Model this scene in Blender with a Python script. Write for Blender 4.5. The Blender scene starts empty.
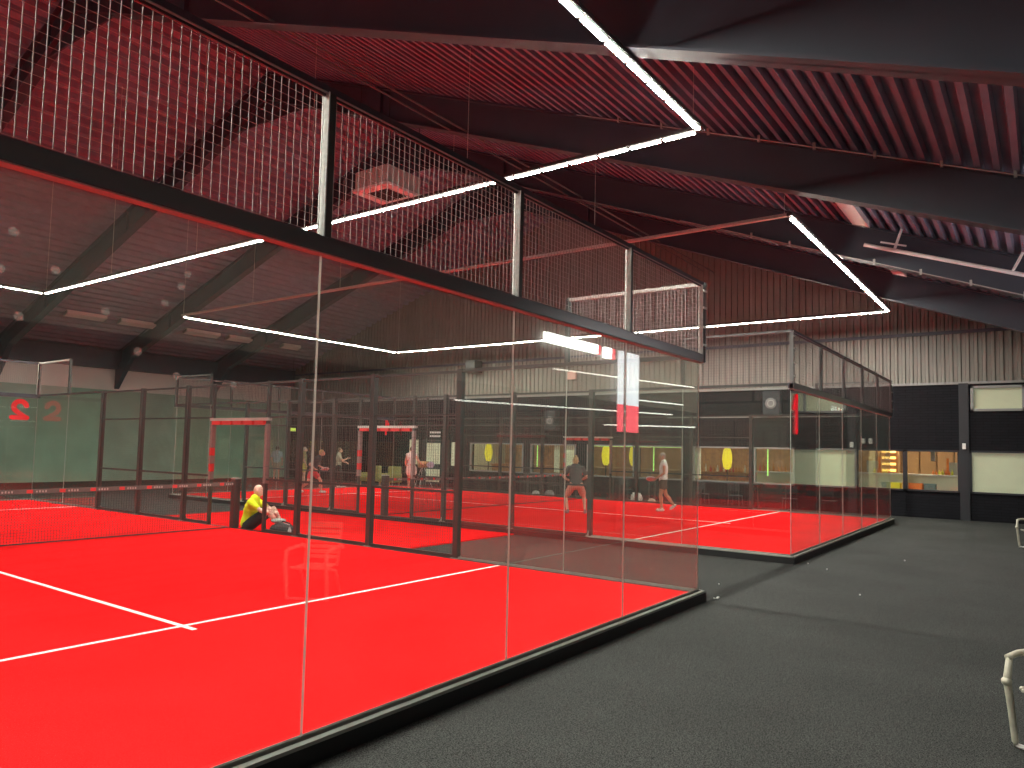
import bpy, bmesh, math, random
from mathutils import Vector, Matrix
random.seed(7)
SC = bpy.context.scene
COL = SC.collection

# ------------------------------------------------------------------ camera
# world: X runs along the back walls of the courts, Y into the courts, Z up; court surface z=0, carpet z=-0.12
FLOOR = -0.12
def make_camera():
    yaw, pitch, roll, f = 0.950130353, 0.0645132747, 0.0220505808, 726.255964
    fw = Vector((math.sin(yaw)*math.cos(pitch), math.cos(yaw)*math.cos(pitch), math.sin(pitch)))
    rt = Vector((math.cos(yaw), -math.sin(yaw), 0)); up = rt.cross(fw)
    R = math.cos(roll)*rt + math.sin(roll)*up
    U = -math.sin(roll)*rt + math.cos(roll)*up
    cam = bpy.data.cameras.new('camera'); o = bpy.data.objects.new('camera', cam); COL.objects.link(o)
    m = Matrix((( R.x, U.x, -fw.x, -8.82763537), (R.y, U.y, -fw.y, -3.58861057), (R.z, U.z, -fw.z, 1.73552242), (0, 0, 0, 1)))
    o.matrix_world = m
    cam.sensor_width = 36; cam.lens = 36*f/1024
    cam.shift_x = -13.45/1024; cam.shift_y = 18.6/1024
    cam.clip_start = 0.05; cam.clip_end = 200
    SC.camera = o
make_camera()
w = bpy.data.worlds.new('world'); SC.world = w; w.use_nodes = True
w.node_tree.nodes['Background'].inputs[0].default_value = (0.30, 0.33, 0.40, 1)
w.node_tree.nodes['Background'].inputs[1].default_value = 0.02
SC.view_settings.view_transform = 'Standard'; SC.view_settings.look = 'None'
SC.view_settings.gamma = 1; SC.view_settings.use_curve_mapping = False
SC.view_settings.exposure = 0.0
SC.cycles.transparent_max_bounces = 48
SC.cycles.max_bounces = 9; SC.cycles.diffuse_bounces = 5; SC.cycles.glossy_bounces = 5
SC.cycles.sample_clamp_indirect = 6
SC.cycles.caustics_reflective = False; SC.cycles.caustics_refractive = False
LAMP = 345.0          # emission of the LED tubes

# ------------------------------------------------------------------ materials
MATS = {}
def mat(name, col, rough=.6, metal=0., spec=.5, emit=None, es=0., noise=None, bump=None, coat=0.):
    """noise=(scale, amount) varies the colour, bump=(scale, strength)"""
    if name in MATS: return MATS[name]
    m = bpy.data.materials.new(name); m.use_nodes = True; nt = m.node_tree
    b = nt.nodes['Principled BSDF']
    b.inputs['Base Color'].default_value = (*col, 1); b.inputs['Roughness'].default_value = rough
    b.inputs['Metallic'].default_value = metal; b.inputs['Specular IOR Level'].default_value = spec
    b.inputs['Coat Weight'].default_value = coat
    if emit: b.inputs['Emission Color'].default_value = (*emit, 1); b.inputs['Emission Strength'].default_value = es
    if noise or bump:
        tc = nt.nodes.new('ShaderNodeTexCoord')
    if noise:
        n = nt.nodes.new('ShaderNodeTexNoise'); n.inputs['Scale'].default_value = noise[0]; n.inputs['Detail'].default_value = 3
        nt.links.new(tc.outputs['Object'], n.inputs['Vector'])
        r = nt.nodes.new('ShaderNodeValToRGB')
        a = noise[1]
        r.color_ramp.elements[0].position = .3; r.color_ramp.elements[1].position = .7
        r.color_ramp.elements[0].color = (*[c*(1-a) for c in col], 1); r.color_ramp.elements[1].color = (*[min(1, c*(1+a)) for c in col], 1)
        nt.links.new(n.outputs['Fac'], r.inputs['Fac']); nt.links.new(r.outputs['Color'], b.inputs['Base Color'])
    if bump:
        n2 = nt.nodes.new('ShaderNodeTexNoise'); n2.inputs['Scale'].default_value = bump[0]; n2.inputs['Detail'].default_value = 2
        nt.links.new(tc.outputs['Object'], n2.inputs['Vector'])
        bp = nt.nodes.new('ShaderNodeBump'); bp.inputs['Strength'].default_value = bump[1]; bp.inputs['Distance'].default_value = .01
        nt.links.new(n2.outputs['Fac'], bp.inputs['Height']); nt.links.new(bp.outputs['Normal'], b.inputs['Normal'])
    MATS[name] = m; return m

def glass_mat(name, tint, f0=.05, dust_veil=.03, dust_veil_col=(.55, .58, .52)):  # pale scatter layer: imitates a reflected veil on panes, real dust on ball marks
    m = bpy.data.materials.new(name); m.use_nodes = True; nt = m.node_tree; N = nt.nodes; L = nt.links
    N.remove(N['Principled BSDF']); out = N['Material Output']
    g = N.new('ShaderNodeNewGeometry')
    d = N.new('ShaderNodeVectorMath'); d.operation = 'DOT_PRODUCT'
    L.new(g.outputs['Normal'], d.inputs[0]); L.new(g.outputs['Incoming'], d.inputs[1])
    ab = N.new('ShaderNodeMath'); ab.operation = 'ABSOLUTE'; L.new(d.outputs['Value'], ab.inputs[0])
    s1 = N.new('ShaderNodeMath'); s1.operation = 'SUBTRACT'; s1.inputs[0].default_value = 1; L.new(ab.outputs[0], s1.inputs[1])
    p = N.new('ShaderNodeMath'); p.operation = 'POWER'; p.inputs[1].default_value = 5; L.new(s1.outputs[0], p.inputs[0])
    ma = N.new('ShaderNodeMath'); ma.operation = 'MULTIPLY_ADD'; ma.inputs[1].default_value = 1-f0; ma.inputs[2].default_value = f0
    L.new(p.outputs[0], ma.inputs[0])
    tr = N.new('ShaderNodeBsdfTransparent'); tr.inputs[0].default_value = (*tint, 1)
    gl = N.new('ShaderNodeBsdfGlossy'); gl.inputs['Roughness'].default_value = 0.0; gl.inputs['Color'].default_value = (.95, 1, .95, 1)
    mx = N.new('ShaderNodeMixShader'); L.new(ma.outputs[0], mx.inputs[0]); L.new(tr.outputs[0], mx.inputs[1]); L.new(gl.outputs[0], mx.inputs[2])
    df = N.new('ShaderNodeBsdfDiffuse'); df.inputs[0].default_value = (*dust_veil_col, 1)
    tl = N.new('ShaderNodeBsdfTranslucent'); tl.inputs[0].default_value = (*dust_veil_col, 1)
    ad = N.new('ShaderNodeMixShader'); ad.inputs[0].default_value = .5; L.new(df.outputs[0], ad.inputs[1]); L.new(tl.outputs[0], ad.inputs[2])
    tc = N.new('ShaderNodeTexCoord'); no = N.new('ShaderNodeTexNoise'); no.inputs['Scale'].default_value = 2.5; no.inputs['Detail'].default_value = 4
    L.new(tc.outputs['Object'], no.inputs['Vector'])
    mr = N.new('ShaderNodeMapRange'); mr.inputs[1].default_value = .25; mr.inputs[2].default_value = .8; mr.inputs[3].default_value = dust_veil*.6; mr.inputs[4].default_value = dust_veil*1.5
    L.new(no.outputs['Fac'], mr.inputs[0])
    m2 = N.new('ShaderNodeMixShader'); L.new(mr.outputs[0], m2.inputs[0]); L.new(mx.outputs[0], m2.inputs[1]); L.new(ad.outputs[0], m2.inputs[2])
    L.new(m2.outputs[0], out.inputs[0]); return m

def brick_mat(name, col, mortar, sx, sy, axis, bumpd=.01, rough=.7):
    m = bpy.data.materials.new(name); m.use_nodes = True; nt = m.node_tree; N = nt.nodes; L = nt.links; b = N['Principled BSDF']
    b.inputs['Roughness'].default_value = rough; b.inputs['Specular IOR Level'].default_value = .12
    tc = N.new('ShaderNodeTexCoord'); sp = N.new('ShaderNodeSeparateXYZ'); cb = N.new('ShaderNodeCombineXYZ')
    L.new(tc.outputs['Object'], sp.inputs[0]); L.new(sp.outputs[axis], cb.inputs[0]); L.new(sp.outputs['Z'], cb.inputs[1])
    br = N.new('ShaderNodeTexBrick'); br.inputs['Scale'].default_value = 1; br.inputs['Brick Width'].default_value = sx; br.inputs['Row Height'].default_value = sy
    br.inputs['Mortar Size'].default_value = .007; br.inputs['Color1'].default_value = (*col, 1); br.inputs['Color2'].default_value = (*[c*.8 for c in col], 1); br.inputs['Mortar'].default_value = (*mortar, 1)
    L.new(cb.outputs[0], br.inputs['Vector']); L.new(br.outputs['Color'], b.inputs['Base Color'])
    bp = N.new('ShaderNodeBump'); bp.inputs['Distance'].default_value = bumpd; bp.invert = True; L.new(br.outputs['Fac'], bp.inputs['Height']); L.new(bp.outputs['Normal'], b.inputs['Normal'])
    return m

def ramp_noise_mat(name, c0, c1, scale, rough=.9, bump=.5, p0=.35, p1=.65, sheen=0):
    m = bpy.data.materials.new(name); m.use_nodes = True; nt = m.node_tree; N = nt.nodes; L = nt.links; b = N['Principled BSDF']
    b.inputs['Roughness'].default_value = rough; b.inputs['Specular IOR Level'].default_value = .15
    tc = N.new('ShaderNodeTexCoord')
    n = N.new('ShaderNodeTexNoise'); n.inputs['Scale'].default_value = scale; n.inputs['Detail'].default_value = 2; L.new(tc.outputs['Object'], n.inputs['Vector'])
    n2 = N.new('ShaderNodeTexNoise'); n2.inputs['Scale'].default_value = .7; n2.inputs['Detail'].default_value = 3; L.new(tc.outputs['Object'], n2.inputs['Vector'])
    r = N.new('ShaderNodeValToRGB'); r.color_ramp.elements[0].position = p0; r.color_ramp.elements[1].position = p1
    r.color_ramp.elements[0].color = (*c0, 1); r.color_ramp.elements[1].color = (*c1, 1); L.new(n.outputs['Fac'], r.inputs[0])
    mr = N.new('ShaderNodeMapRange'); mr.inputs[1].default_value = .3; mr.inputs[2].default_value = .7; mr.inputs[3].default_value = .82; mr.inputs[4].default_value = 1.1; L.new(n2.outputs['Fac'], mr.inputs[0])
    vm = N.new('ShaderNodeVectorMath'); vm.operation = 'SCALE'; L.new(r.outputs[0], vm.inputs[0]); L.new(mr.outputs[0], vm.inputs['Scale']); L.new(vm.outputs[0], b.inputs['Base Color'])
    bp = N.new('ShaderNodeBump'); bp.inputs['Strength'].default_value = bump; bp.inputs['Distance'].default_value = .01; L.new(n.outputs['Fac'], bp.inputs['Height']); L.new(bp.outputs['Normal'], b.inputs['Normal'])
    return m

M_turf = ramp_noise_mat('red_turf', (.74, .006, .008), (.92, .014, .016), 90, .95, .4)
M_turf.node_tree.nodes['Principled BSDF'].inputs['Specular IOR Level'].default_value = 0
M_carpet = ramp_noise_mat('dark_carpet', (.010, .0105, .010), (.080, .083, .079), 110, .95, .5)
M_line = mat('white_line', (.85, .82, .80), .9)
M_kerb = mat('black_kerb', (.008, .008, .009), .6)
M_channel = mat('grey_channel', (.30, .31, .28), .45, noise=(8, .1))
M_strip = mat('rubber_strip', (.05, .012, .012), .6)
M_glass = glass_mat('court_glass', (.965, .985, .965), .054, .009)  # last value is the strength of the painted veil
M_edge = mat('glass_edge', (.62, .68, .62), .25, spec=.8)
M_black = mat('black_steel', (.034, .036, .050), .28, spec=.8)
M_angle = mat('angle_steel', (.12, .125, .12), .4)
M_under = mat('pale_underside', (.42, .40, .40), .5)
M_post = mat('dark_post', (.045, .048, .045), .4)
M_galv = mat('galvanised', (.55, .57, .53), .45, metal=.3, noise=(30, .12))
M_wire = mat('mesh_wire', (.42, .40, .38), .5, metal=.2)
M_wired = mat('dark_mesh_wire', (.10, .10, .09), .5)
M_rafter = mat('rafter_paint', (.050, .054, .074), .5, noise=(1.5, .08))
M_deck = mat('roof_deck', (.235, .225, .30), .55, noise=(3, .1))
M_clad = mat('wall_cladding', (.205, .19, .165), .5, noise=(1.2, .08))
M_beige = mat('beige_wall', (.80, .74, .68), .8, noise=(1, .05))
M_green = mat('green_wall', (.30, .44, .34), .8, noise=(.8, .15))
M_brick = brick_mat('black_brick', (.012, .012, .0155), (.004, .004, .005), .42, .085, 'Y')
M_brickx = brick_mat('black_brick_near', (.05, .05, .055), (.02, .02, .022), .42, .085, 'X')
M_frame = mat('grey_frame', (.016, .017, .022), .6)
M_ltframe = mat('light_frame', (.26, .26, .25), .45)
M_blind = mat('pale_blind', (.60, .60, .44), .7, noise=(2, .05), emit=(.64, .62, .45), es=.22)  # weak emission brightens blinds, boards and panels, which are no lamps
M_led = mat('led_tube', (1, 1, .95), .4, emit=(1.0, .985, .88), es=LAMP)
M_diff = mat('led_diffuser_side', (.9, .9, .85), .5, emit=(1, .99, .9), es=1.2)
M_profile = mat('lamp_profile', (.06, .06, .06), .5)
M_white = mat('white_plastic', (.75, .75, .72), .45)
M_fix = mat('fixture_white', (.85, .80, .78), .5)
M_red = mat('red_sign', (.75, .005, .02), .5, emit=(1, .01, .03), es=.25)  # slight emission lifts the red, the numerals are no lamps
M_redpad = mat('red_padding', (.62, .03, .03), .6)
M_net = mat('net_cord', (.03, .03, .03), .7)
M_band = mat('net_band', (.10, .085, .08), .6)
M_wood = mat('warm_wood', (.52, .27, .11), .5, noise=(5, .2))
M_yellow = mat('yellow_glow', (.9, .7, .02), .5, emit=(1, .78, .03), es=1.0)
M_gold = mat('warm_glow', (1, .8, .3), .5, emit=(1, .62, .16), es=3)
M_orange = mat('orange_plastic', (.85, .22, .03), .5)
M_yplas = mat('yellow_plastic', (.75, .70, .03), .5)
M_cream = mat('cream_paint', (.68, .66, .52), .6)
M_greenled = mat('green_led', (.5, 1, .2), .5, emit=(.55, 1, .25), es=1.2)
M_beigeplas = mat('beige_plastic', (.52, .50, .40), .4, noise=(14, .12))
M_skin = mat('skin', (.62, .36, .25), .55)
M_dark = mat('dark_cloth', (.025, .027, .032), .85)

# ------------------------------------------------------------------ mesh builder
class MB:
    def __init__(s): s.bm = bmesh.new(); s.mi = 0
    def _q(s, vs):
        try: f = s.bm.faces.new(vs); f.material_index = s.mi; return f
        except ValueError: return None
    def hexa(s, P):
        v = [s.bm.verts.new(p) for p in P]
        for q in ((0, 3, 2, 1), (4, 5, 6, 7), (0, 1, 5, 4), (1, 2, 6, 5), (2, 3, 7, 6), (3, 0, 4, 7)): s._q([v[i] for i in q])
        return s
    def box(s, x0, x1, y0, y1, z0, z1):
        return s.hexa([(x0, y0, z0), (x1, y0, z0), (x1, y1, z0), (x0, y1, z0), (x0, y0, z1), (x1, y0, z1), (x1, y1, z1), (x0, y1, z1)])
    def beam(s, a, b, w, h=None, up=(0, 0, 1)):
        a = Vector(a); b = Vector(b); h = h or w; d = (b-a).normalized(); u = Vector(up)
        if abs(d.dot(u)) > .98: u = Vector((1, 0, 0))
        r = d.cross(u).normalized(); u = r.cross(d); r *= w/2; u *= h/2
        return s.hexa([a-r-u, a+r-u, a+r+u, a-r+u, b-r-u, b+r-u, b+r+u, b-r+u])
    def tube(s, pts, rad, n=8, caps=True):
        pts = [Vector(p) for p in pts]; R = rad if isinstance(rad, (list, tuple)) else [rad]*len(pts); rings = []
        for i, p in enumerate(pts):
            d = (pts[min(i+1, len(pts)-1)]-pts[max(i-1, 0)]).normalized()
            u = Vector((0, 0, 1)) if abs(d.z) < .95 else Vector((1, 0, 0))
            r = d.cross(u).normalized(); u = r.cross(d)
            rings.append([s.bm.verts.new(p+R[i]*(math.cos(2*math.pi*k/n)*r+math.sin(2*math.pi*k/n)*u)) for k in range(n)])
        for A, B in zip(rings, rings[1:]):
            for k in range(n): s._q([A[k], A[(k+1) % n], B[(k+1) % n], B[k]])
        if caps: s._q(rings[0][::-1]); s._q(rings[-1])
        return s
    def ball(s, c, r, seg=12, ring=8, rot=None):
        r = r if isinstance(r, (list, tuple)) else (r, r, r); m = Matrix.Translation(Vector(c)) @ (rot.to_4x4() if rot else Matrix.Identity(4)) @ Matrix.Diagonal((*r, 1))
        g = bmesh.ops.create_uvsphere(s.bm, u_segments=seg, v_segments=ring, radius=1, matrix=m)
        for v in g['verts']:
            for f in v.link_faces: f.material_index = s.mi
        return s
    def lathe(s, c, prof, n=20, axis='Z'):
        c = Vector(c); rings = []
        for r, h in prof:
            ring = []
            for k in range(n):
                a = 2*math.pi*k/n; p = (r*math.cos(a), r*math.sin(a), h)
                if axis == 'X': p = (p[2], p[0], p[1])
                if axis == 'Y': p = (p[0], p[2], p[1])
                ring.append(s.bm.verts.new(c+Vector(p)))
            rings.append(ring)
        for A, B in zip(rings, rings[1:]):
            for k in range(n): s._q([A[k], A[(k+1) % n], B[(k+1) % n], B[k]])
        s._q(rings[0][::-1]); s._q(rings[-1]); return s
    def poly(s, pts, off):
        """flat polygon extruded by vector off"""
        o = Vector(off); A = [s.bm.verts.new(p) for p in pts]; B = [s.bm.verts.new(Vector(p)+o) for p in pts]
        s._q(A[::-1]); s._q(B)
        for k in range(len(A)): s._q([A[k], A[(k+1) % len(A)], B[(k+1) % len(A)], B[k]])
        return s
    def build(s, name, mats, parent=None, smooth=False, bevel=0, remesh=0, org=None):
        bmesh.ops.recalc_face_normals(s.bm, faces=s.bm.faces)
        if org is not None:
            bmesh.ops.translate(s.bm, verts=s.bm.verts, vec=-Vector(org))
        me = bpy.data.meshes.new(name); s.bm.to_mesh(me); s.bm.free()
        for m in (mats if isinstance(mats, (list, tuple)) else [mats]): me.materials.append(m)
        if smooth:
            for p in me.polygons: p.use_smooth = True
        o = bpy.data.objects.new(name, me); COL.objects.link(o)
        if org is not None: o.location = org
        if parent is not None: o.parent = parent
        if bevel:
            b = o.modifiers.new('bevel', 'BEVEL'); b.width = bevel; b.segments = 2; b.limit_method = 'ANGLE'
        if remesh:
            r = o.modifiers.new('remesh', 'REMESH'); r.mode = 'VOXEL'; r.voxel_size = remesh; r.use_smooth_shade = True
            sm = o.modifiers.new('smooth', 'SMOOTH'); sm.iterations = 2; sm.factor = .5
        return o

def tag(o, label=None, cat=None, group=None, kind=None):
    if label: o['label'] = label
    if cat: o['category'] = cat
    if group: o['group'] = group
    if kind: o['kind'] = kind
    return o
def struct(o, label=None): o['kind'] = 'structure'; return tag(o, label)
def empty(name, loc=(0, 0, 0), rz=0, **k):
    o = bpy.data.objects.new(name, None); COL.objects.link(o); o.location = loc; o.rotation_euler = (0, 0, rz); o.empty_display_size = .1
    return tag(o, **k)
def part(name, mb, m, parent, **k):
    """mesh given in world coordinates, parented to an unrotated empty"""
    o = mb.build(name, m, parent, **k); o.location = o.location-parent.location if parent.parent is None else o.location
    if parent.parent is None: o.location = -Vector(parent.location) if not k.get('org') else Vector(k['org'])-Vector(parent.location)
    return o
def sub(name, mb, m, par, root):
    o = mb.build(name, m, par); o.location = (0, 0, 0); return o

# ------------------------------------------------------------------ room shell
XE, XL, YN, YF = 17.1, -15.0, -4.62, 31.5       # end wall, left wall, near wall, far wall
ZN0, PN, ZF0, PF = 6.04, .3756, 15.64, .3364     # underside of the rafters on both slopes
YR = (ZF0-ZN0)/(PN+PF)
DK = .78
def zraf(y): return min(ZN0+PN*y, ZF0-PF*y)
def zdeck(y): return zraf(y)+DK
struct(MB().box(XL-.2, 22.6, YN-.2, YF+.2, FLOOR-.2, FLOOR).build('floor', M_carpet), 'dark grey speckled carpet around the courts')

def deck(y0, y1, name, nm, P=.22):
    """trapezoid steel deck, ribs along X"""
    mb = MB(); n = int(abs(y1-y0)/P); sg = 1 if y1 > y0 else -1
    prof = []
    for k in range(n+1):
        b = y0+sg*k*P
        for dy, dz in ((0, 0), (P*.34, 0), (P*.46, .13), (P*.88, .13)):
            y = b+sg*dy
            if (y-y1)*sg <= 0: prof.append((y, zdeck(y)+dz))
    prof.append((y1, zdeck(y1)))
    A = [mb.bm.verts.new((XL-.1, y, z)) for y, z in prof]; B = [mb.bm.verts.new((XE+.05, y, z)) for y, z in prof]
    A2 = [mb.bm.verts.new((XL-.1, y, zdeck(y)+.2)) for y, z in prof]; B2 = [mb.bm.verts.new((XE+.05, y, zdeck(y)+.2)) for y, z in prof]
    for i in range(len(A)-1):
        mb._q([A[i], A[i+1], B[i+1], B[i]]); mb._q([A2[i+1], A2[i], B2[i], B2[i+1]])
    return struct(mb.build(name, M_deck), nm)
deck(YN-.1, YR, 'ceiling', 'ribbed steel roof deck over the near half of the hall')
deck(YF+.1, YR, 'ceiling', 'ribbed steel roof deck over the far half of the hall', .38)

# rafters (the last one stands just inside the end wall)
for i, x in enumerate([-11.68, -6.88, -2.08, 2.72, 7.52, 12.32]):
    mb = MB()
    for (ya, yb) in ((YN, YR), (YR, YF)):
        za, zb = zraf(ya), zraf(yb)
        if ya == YR: za = zraf(YR-1e-6)
        mb.hexa([(x-.015, ya, za), (x+.015, ya, za), (x+.015, yb, zb), (x-.015, yb, zb), (x-.015, ya, za+DK), (x+.015, ya, za+DK), (x+.015, yb, zb+DK), (x-.015, yb, zb+DK)])
        for o in (0, DK-.05):
            mb.hexa([(x-.13, ya, za+o), (x+.13, ya, za+o), (x+.13, yb, zb+o), (x-.13, yb, zb+o), (x-.13, ya, za+o+.03), (x+.13, ya, za+o+.03), (x+.13, yb, zb+o+.03), (x-.13, yb, zb+o+.03)])
    # haunch at the ridge and stiffeners
    mb.poly([(x-.02, YR-1.6, zraf(YR-1.6)), (x-.02, YR+1.6, zraf(YR+1.6)), (x-.02, YR, zraf(YR)-.02)], (.04, 0, 0))
    for y in range(9, 31, 6): mb.box(x-.1, x+.1, y-.01, y+.01, zraf(y)+.03, zraf(y)+DK-.05)
    struct(mb.build('ceiling_rafter', M_rafter), 'dark painted steel rafter under the roof deck')
# purlin braces and pipes in X direction near the ridge
for (y, z, r, n) in ((6.35, 8.50, .02, 'twin'), (6.75, 8.60, .018, 'single')):
    tag(MB().tube([(XL+.1, y, z), (XE-.1, y, z)], r, 8).build('pipe', M_angle), 'thin pipe along the ridge below the rafters, %s' % ('the lower one' if n == 'twin' else 'the upper one'), 'pipe', 'pipes below the rafters')

# far, near and left walls
struct(MB().box(XL-.2, XE+.2, YF, YF+.2, FLOOR, 4.08).build('wall_far', M_green), 'green lower part of the far wall')
struct(MB().box(XL-.2, XE+.2, YF-.02, YF+.2, 4.1, 6.2).build('wall_far_upper', M_beige), 'beige upper band of the far wall')
struct(MB().box(XL-.2, XE+.2, YF-.06, YF-.02, 4.05, 4.13).build('trim_1', M_beige))
struct(MB().box(XL-.1, XE, YF-.35, YF-.05, 5.02, 5.9).build('ceiling_eaves_beam', M_rafter), 'dark eaves beam along the far wall')
for i, x in enumerate([-6.9, -2.1, 2.7, 7.5, 12.3]):
    struct(MB().poly([(x-.1, YF-.04, 4.1), (x-.1, YF-.04, 5.2), (x-.1, YF-1.5, 5.6)], (.2, 0, 0)).build('wall_far_bracket', M_rafter))
struct(MB().box(XL-.2, XE+.2, YN-.2, YN, FLOOR, 2.9).build('wall_near', M_brickx), 'dark near wall behind the viewer')
struct(MB().box(XL-.2, XE+.2, YN-.2, YN, 2.9, 4.9).build('wall_near_upper', M_clad))
mb = MB(); mb.poly([(XL, YN, FLOOR), (XL, YF, FLOOR), (XL, YF, 5.9), (XL, YR, 12.0), (XL, YN, 5.1)], (-.2, 0, 0))
struct(mb.build('wall_left', M_clad))

# end wall: black brick band with windows, ribbed cladding above
ZB = 4.06
WIN = [(-4.5, -1.73, 'blind'), (-1.47, 1.15, 'cafe'), (1.46, 2.75, 'blind'), (3.45, 4.85, 'cafe'), (4.98, 7.15, 'cafe'), (7.55, 9.45, 'cafe'),
       (9.6, 11.75, 'cafe'), (12.3, 14.6, 'cafe'), (15.0, 18.0, 'cafe')]
mb = MB(); zl, zh = .70, 2.0
mb.box(XE, XE+.25, YN-.2, 20.0, FLOOR, zl)
mb.box(XE, XE+.25, YN-.2, -4.5, zl, ZB); mb.box(XE, XE+.25, -4.5, -1.73, zh, 3.2); mb.box(XE, XE+.25, -4.5, -1.73, 3.97, ZB)
mb.box(XE, XE+.25, -1.73, YF+.2, zh, ZB)
ys = [a for a, b, c in WIN][1:]+[20.0]
for (a, b, c), nx in zip(WIN, ys): mb.box(XE, XE+.25, b, nx, zl, zh)
mb.box(XE, XE+.25, 20.0, YF+.2, FLOOR, zh)
struct(mb.build('wall_end', M_brick), 'black brick lower part of the end wall')
# dark pier beside the right windows
struct(MB().box(XE-.07, XE, -1.73, -1.47, FLOOR, ZB).build('trim_2', M_frame))
mb = MB(); pitch = .22; y = YN; prof = []
while y < YF:
    for dy, dx in ((0, 0), (.085, 0), (.105, .05), (.20, .05)): prof.append((min(y+dy, YF), dx))
    y += pitch
bot = [mb.bm.verts.new((XE+dx, yy, ZB+.05)) for yy, dx in prof]; top = [mb.bm.verts.new((XE+dx, yy, zdeck(yy)+.15)) for yy, dx in prof]
for i in range(len(prof)-1): mb._q([bot[i], bot[i+1], top[i+1], top[i]])
b2 = [mb.bm.verts.new((XE+.15, yy, ZB+.05)) for yy, dx in prof]; t2 = [mb.bm.verts.new((XE+.15, yy, zdeck(yy)+.15)) for yy, dx in prof]
for i in range(len(prof)-1): mb._q([b2[i+1], b2[i], t2[i], t2[i+1]])
struct(mb.build('wall_end_cladding', M_clad), 'vertically ribbed beige cladding of the gable')
struct(MB().box(XE-.05, XE+.02, YN, YF, ZB-.02, ZB+.05).build('trim_3', M_ltframe))
struct(MB().box(XE-.035, XE+.02, YN, YF, 5.62, 5.72).build('trim_4', M_rafter))
struct(MB().box(XE-.02, XE, 1.3, 8.2, 3.06, 3.09).build('trim_5', M_ltframe))
# windows
for i, (a, b, c) in enumerate(WIN):
    t = empty('window_%d' % (i+1), (XE, (a+b)/2, zl), kind='structure')
    f = MB(); w_ = .055
    f.box(XE-.05, XE+.06, a, b, zl, zl+w_); f.box(XE-.05, XE+.06, a, b, zh-w_, zh); f.box(XE-.05, XE+.06, a, a+w_, zl, zh); f.box(XE-.05, XE+.06, b-w_, b, zl, zh)
    if i == 1: f.box(XE-.05, XE+.06, -.03, .09, zl, zh)
    part('window_frame', f, M_frame if i < 2 else M_ltframe, t)
    part('pane', MB().box(XE+.02, XE+.03, a+w_, b-w_, zl+w_, zh-w_), M_glass, t)
    if c == 'blind': part('blind', MB().box(XE+.07, XE+.08, a+w_, b-w_, zl+w_, zh-w_), M_blind, t)
t = empty('window_10', (XE, -3.1, 3.2), kind='structure'); f = MB(); a, b = -4.5, -1.78
f.box(XE-.05, XE+.06, a, b, 3.2, 3.27); f.box(XE-.05, XE+.06, a, b, 3.9, 3.97); f.box(XE-.05, XE+.06, b-.08, b, 3.2, 3.97); f.box(XE-.05, XE+.06, a, a+.07, 3.2, 3.97); f.box(XE-.05, XE+.06, -3.15, -3.08, 3.2, 3.97)
part('window_frame', f, M_ltframe, t); part('pane', MB().box(XE+.02, XE+.03, a, b, 3.25, 3.93), M_glass, t); part('blind', MB().box(XE+.07, XE+.08, a, b, 3.25, 3.93), M_blind, t)
# far door in the end wall with pale glazing
t = empty('door_1', (XE, 20.4, FLOOR), kind='structure')
part('door_frame', MB().box(XE-.04, XE, 19.3, 19.36, FLOOR, 2.1).box(XE-.04, XE, 20.95, 21.0, FLOOR, 2.1).box(XE-.04, XE, 19.3, 21.0, 2.05, 2.12), M_post, t)
part('door_leaf', MB().box(XE-.03, XE-.005, 19.36, 20.95, FLOOR+.02, 2.05), M_dark, t)
part('door_pane', MB().box(XE-.045, XE-.03, 19.85, 20.75, .95, 1.95).box(XE-.045, XE-.03, 19.85, 20.75, .1, .7), M_blind, t)
part('door_handle', MB().tube([(XE-.09, 19.5, .2), (XE-.09, 19.5, 1.9)], .02), M_white, t)
for y0, y1, z0, z1 in ((21.3, 21.9, .9, 2.1), (18.55, 19.15, .9, 2.0)):
    o = MB().box(XE-.03, XE-.002, y0, y1, z0, z1).build('notice_board', M_blind)
    tag(o, 'pale notice board on the dark end wall %s of the far door' % ('left' if y0 > 20 else 'right'), 'notice board', 'notice boards')
tag(MB().box(XE-.02, XE-.002, 19.9, 20.6, 2.42, 2.5).box(XE-.02, XE-.002, 19.9, 20.6, 2.24, 2.32).build('wall_sign', M_white), 'small white two-row sign above the far door', 'sign')
t = empty('exit_sign', (15.6, 29.3, 2.5), label='small yellow-green lit sign hanging at the far end of the hall', cat='sign')
part('sign_panel', MB().box(15.3, 15.9, 29.28, 29.33, 2.45, 2.62), mat('exit_glow', (.7, .9, .1), .5, emit=(.8, .95, .12), es=1.2), t)
part('hanger', MB().tube([(15.6, 29.3, 2.62), (15.6, 29.3, zdeck(29.3)+.05)], .008, 6), M_post, t)

# ------------------------------------------------------------------ cafe behind the windows
X2 = 21.6
struct(MB().box(X2, X2+.1, YN, 19.5, FLOOR, 3.0).build('wall_cafe_back', M_wood), 'wood panelled back wall of the cafe')
struct(MB().box(XE+.25, X2+.1, YN, 19.5, 2.6, 2.7).build('ceiling_cafe', M_cream))
struct(MB().box(XE+.25, X2+.1, YN-.1, YN, FLOOR, 2.7).box(XE+.25, X2+.1, 19.4, 19.5, FLOOR, 2.7).box(XE+.26, X2, 1.3, 1.38, FLOOR, 2.6).box(XE+.26, X2, 3.1, 3.18, FLOOR, 2.6).build('wall_cafe_side', M_cream))
M_panel = mat('ceiling_panel_glow', (1, .95, .8), .5, emit=(1, .88, .66), es=24)
k = 0
for y in (-3.2, -.9, .6, 2.2, 4.6, 7, 9.5, 12, 15, 18):
    tag(MB().box(19.0, 19.5, y-.35, y+.35, 2.57, 2.6).build('ceiling_light', M_panel), 'square lit panel in the cafe ceiling', 'ceiling light', 'cafe ceiling panels')
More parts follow.
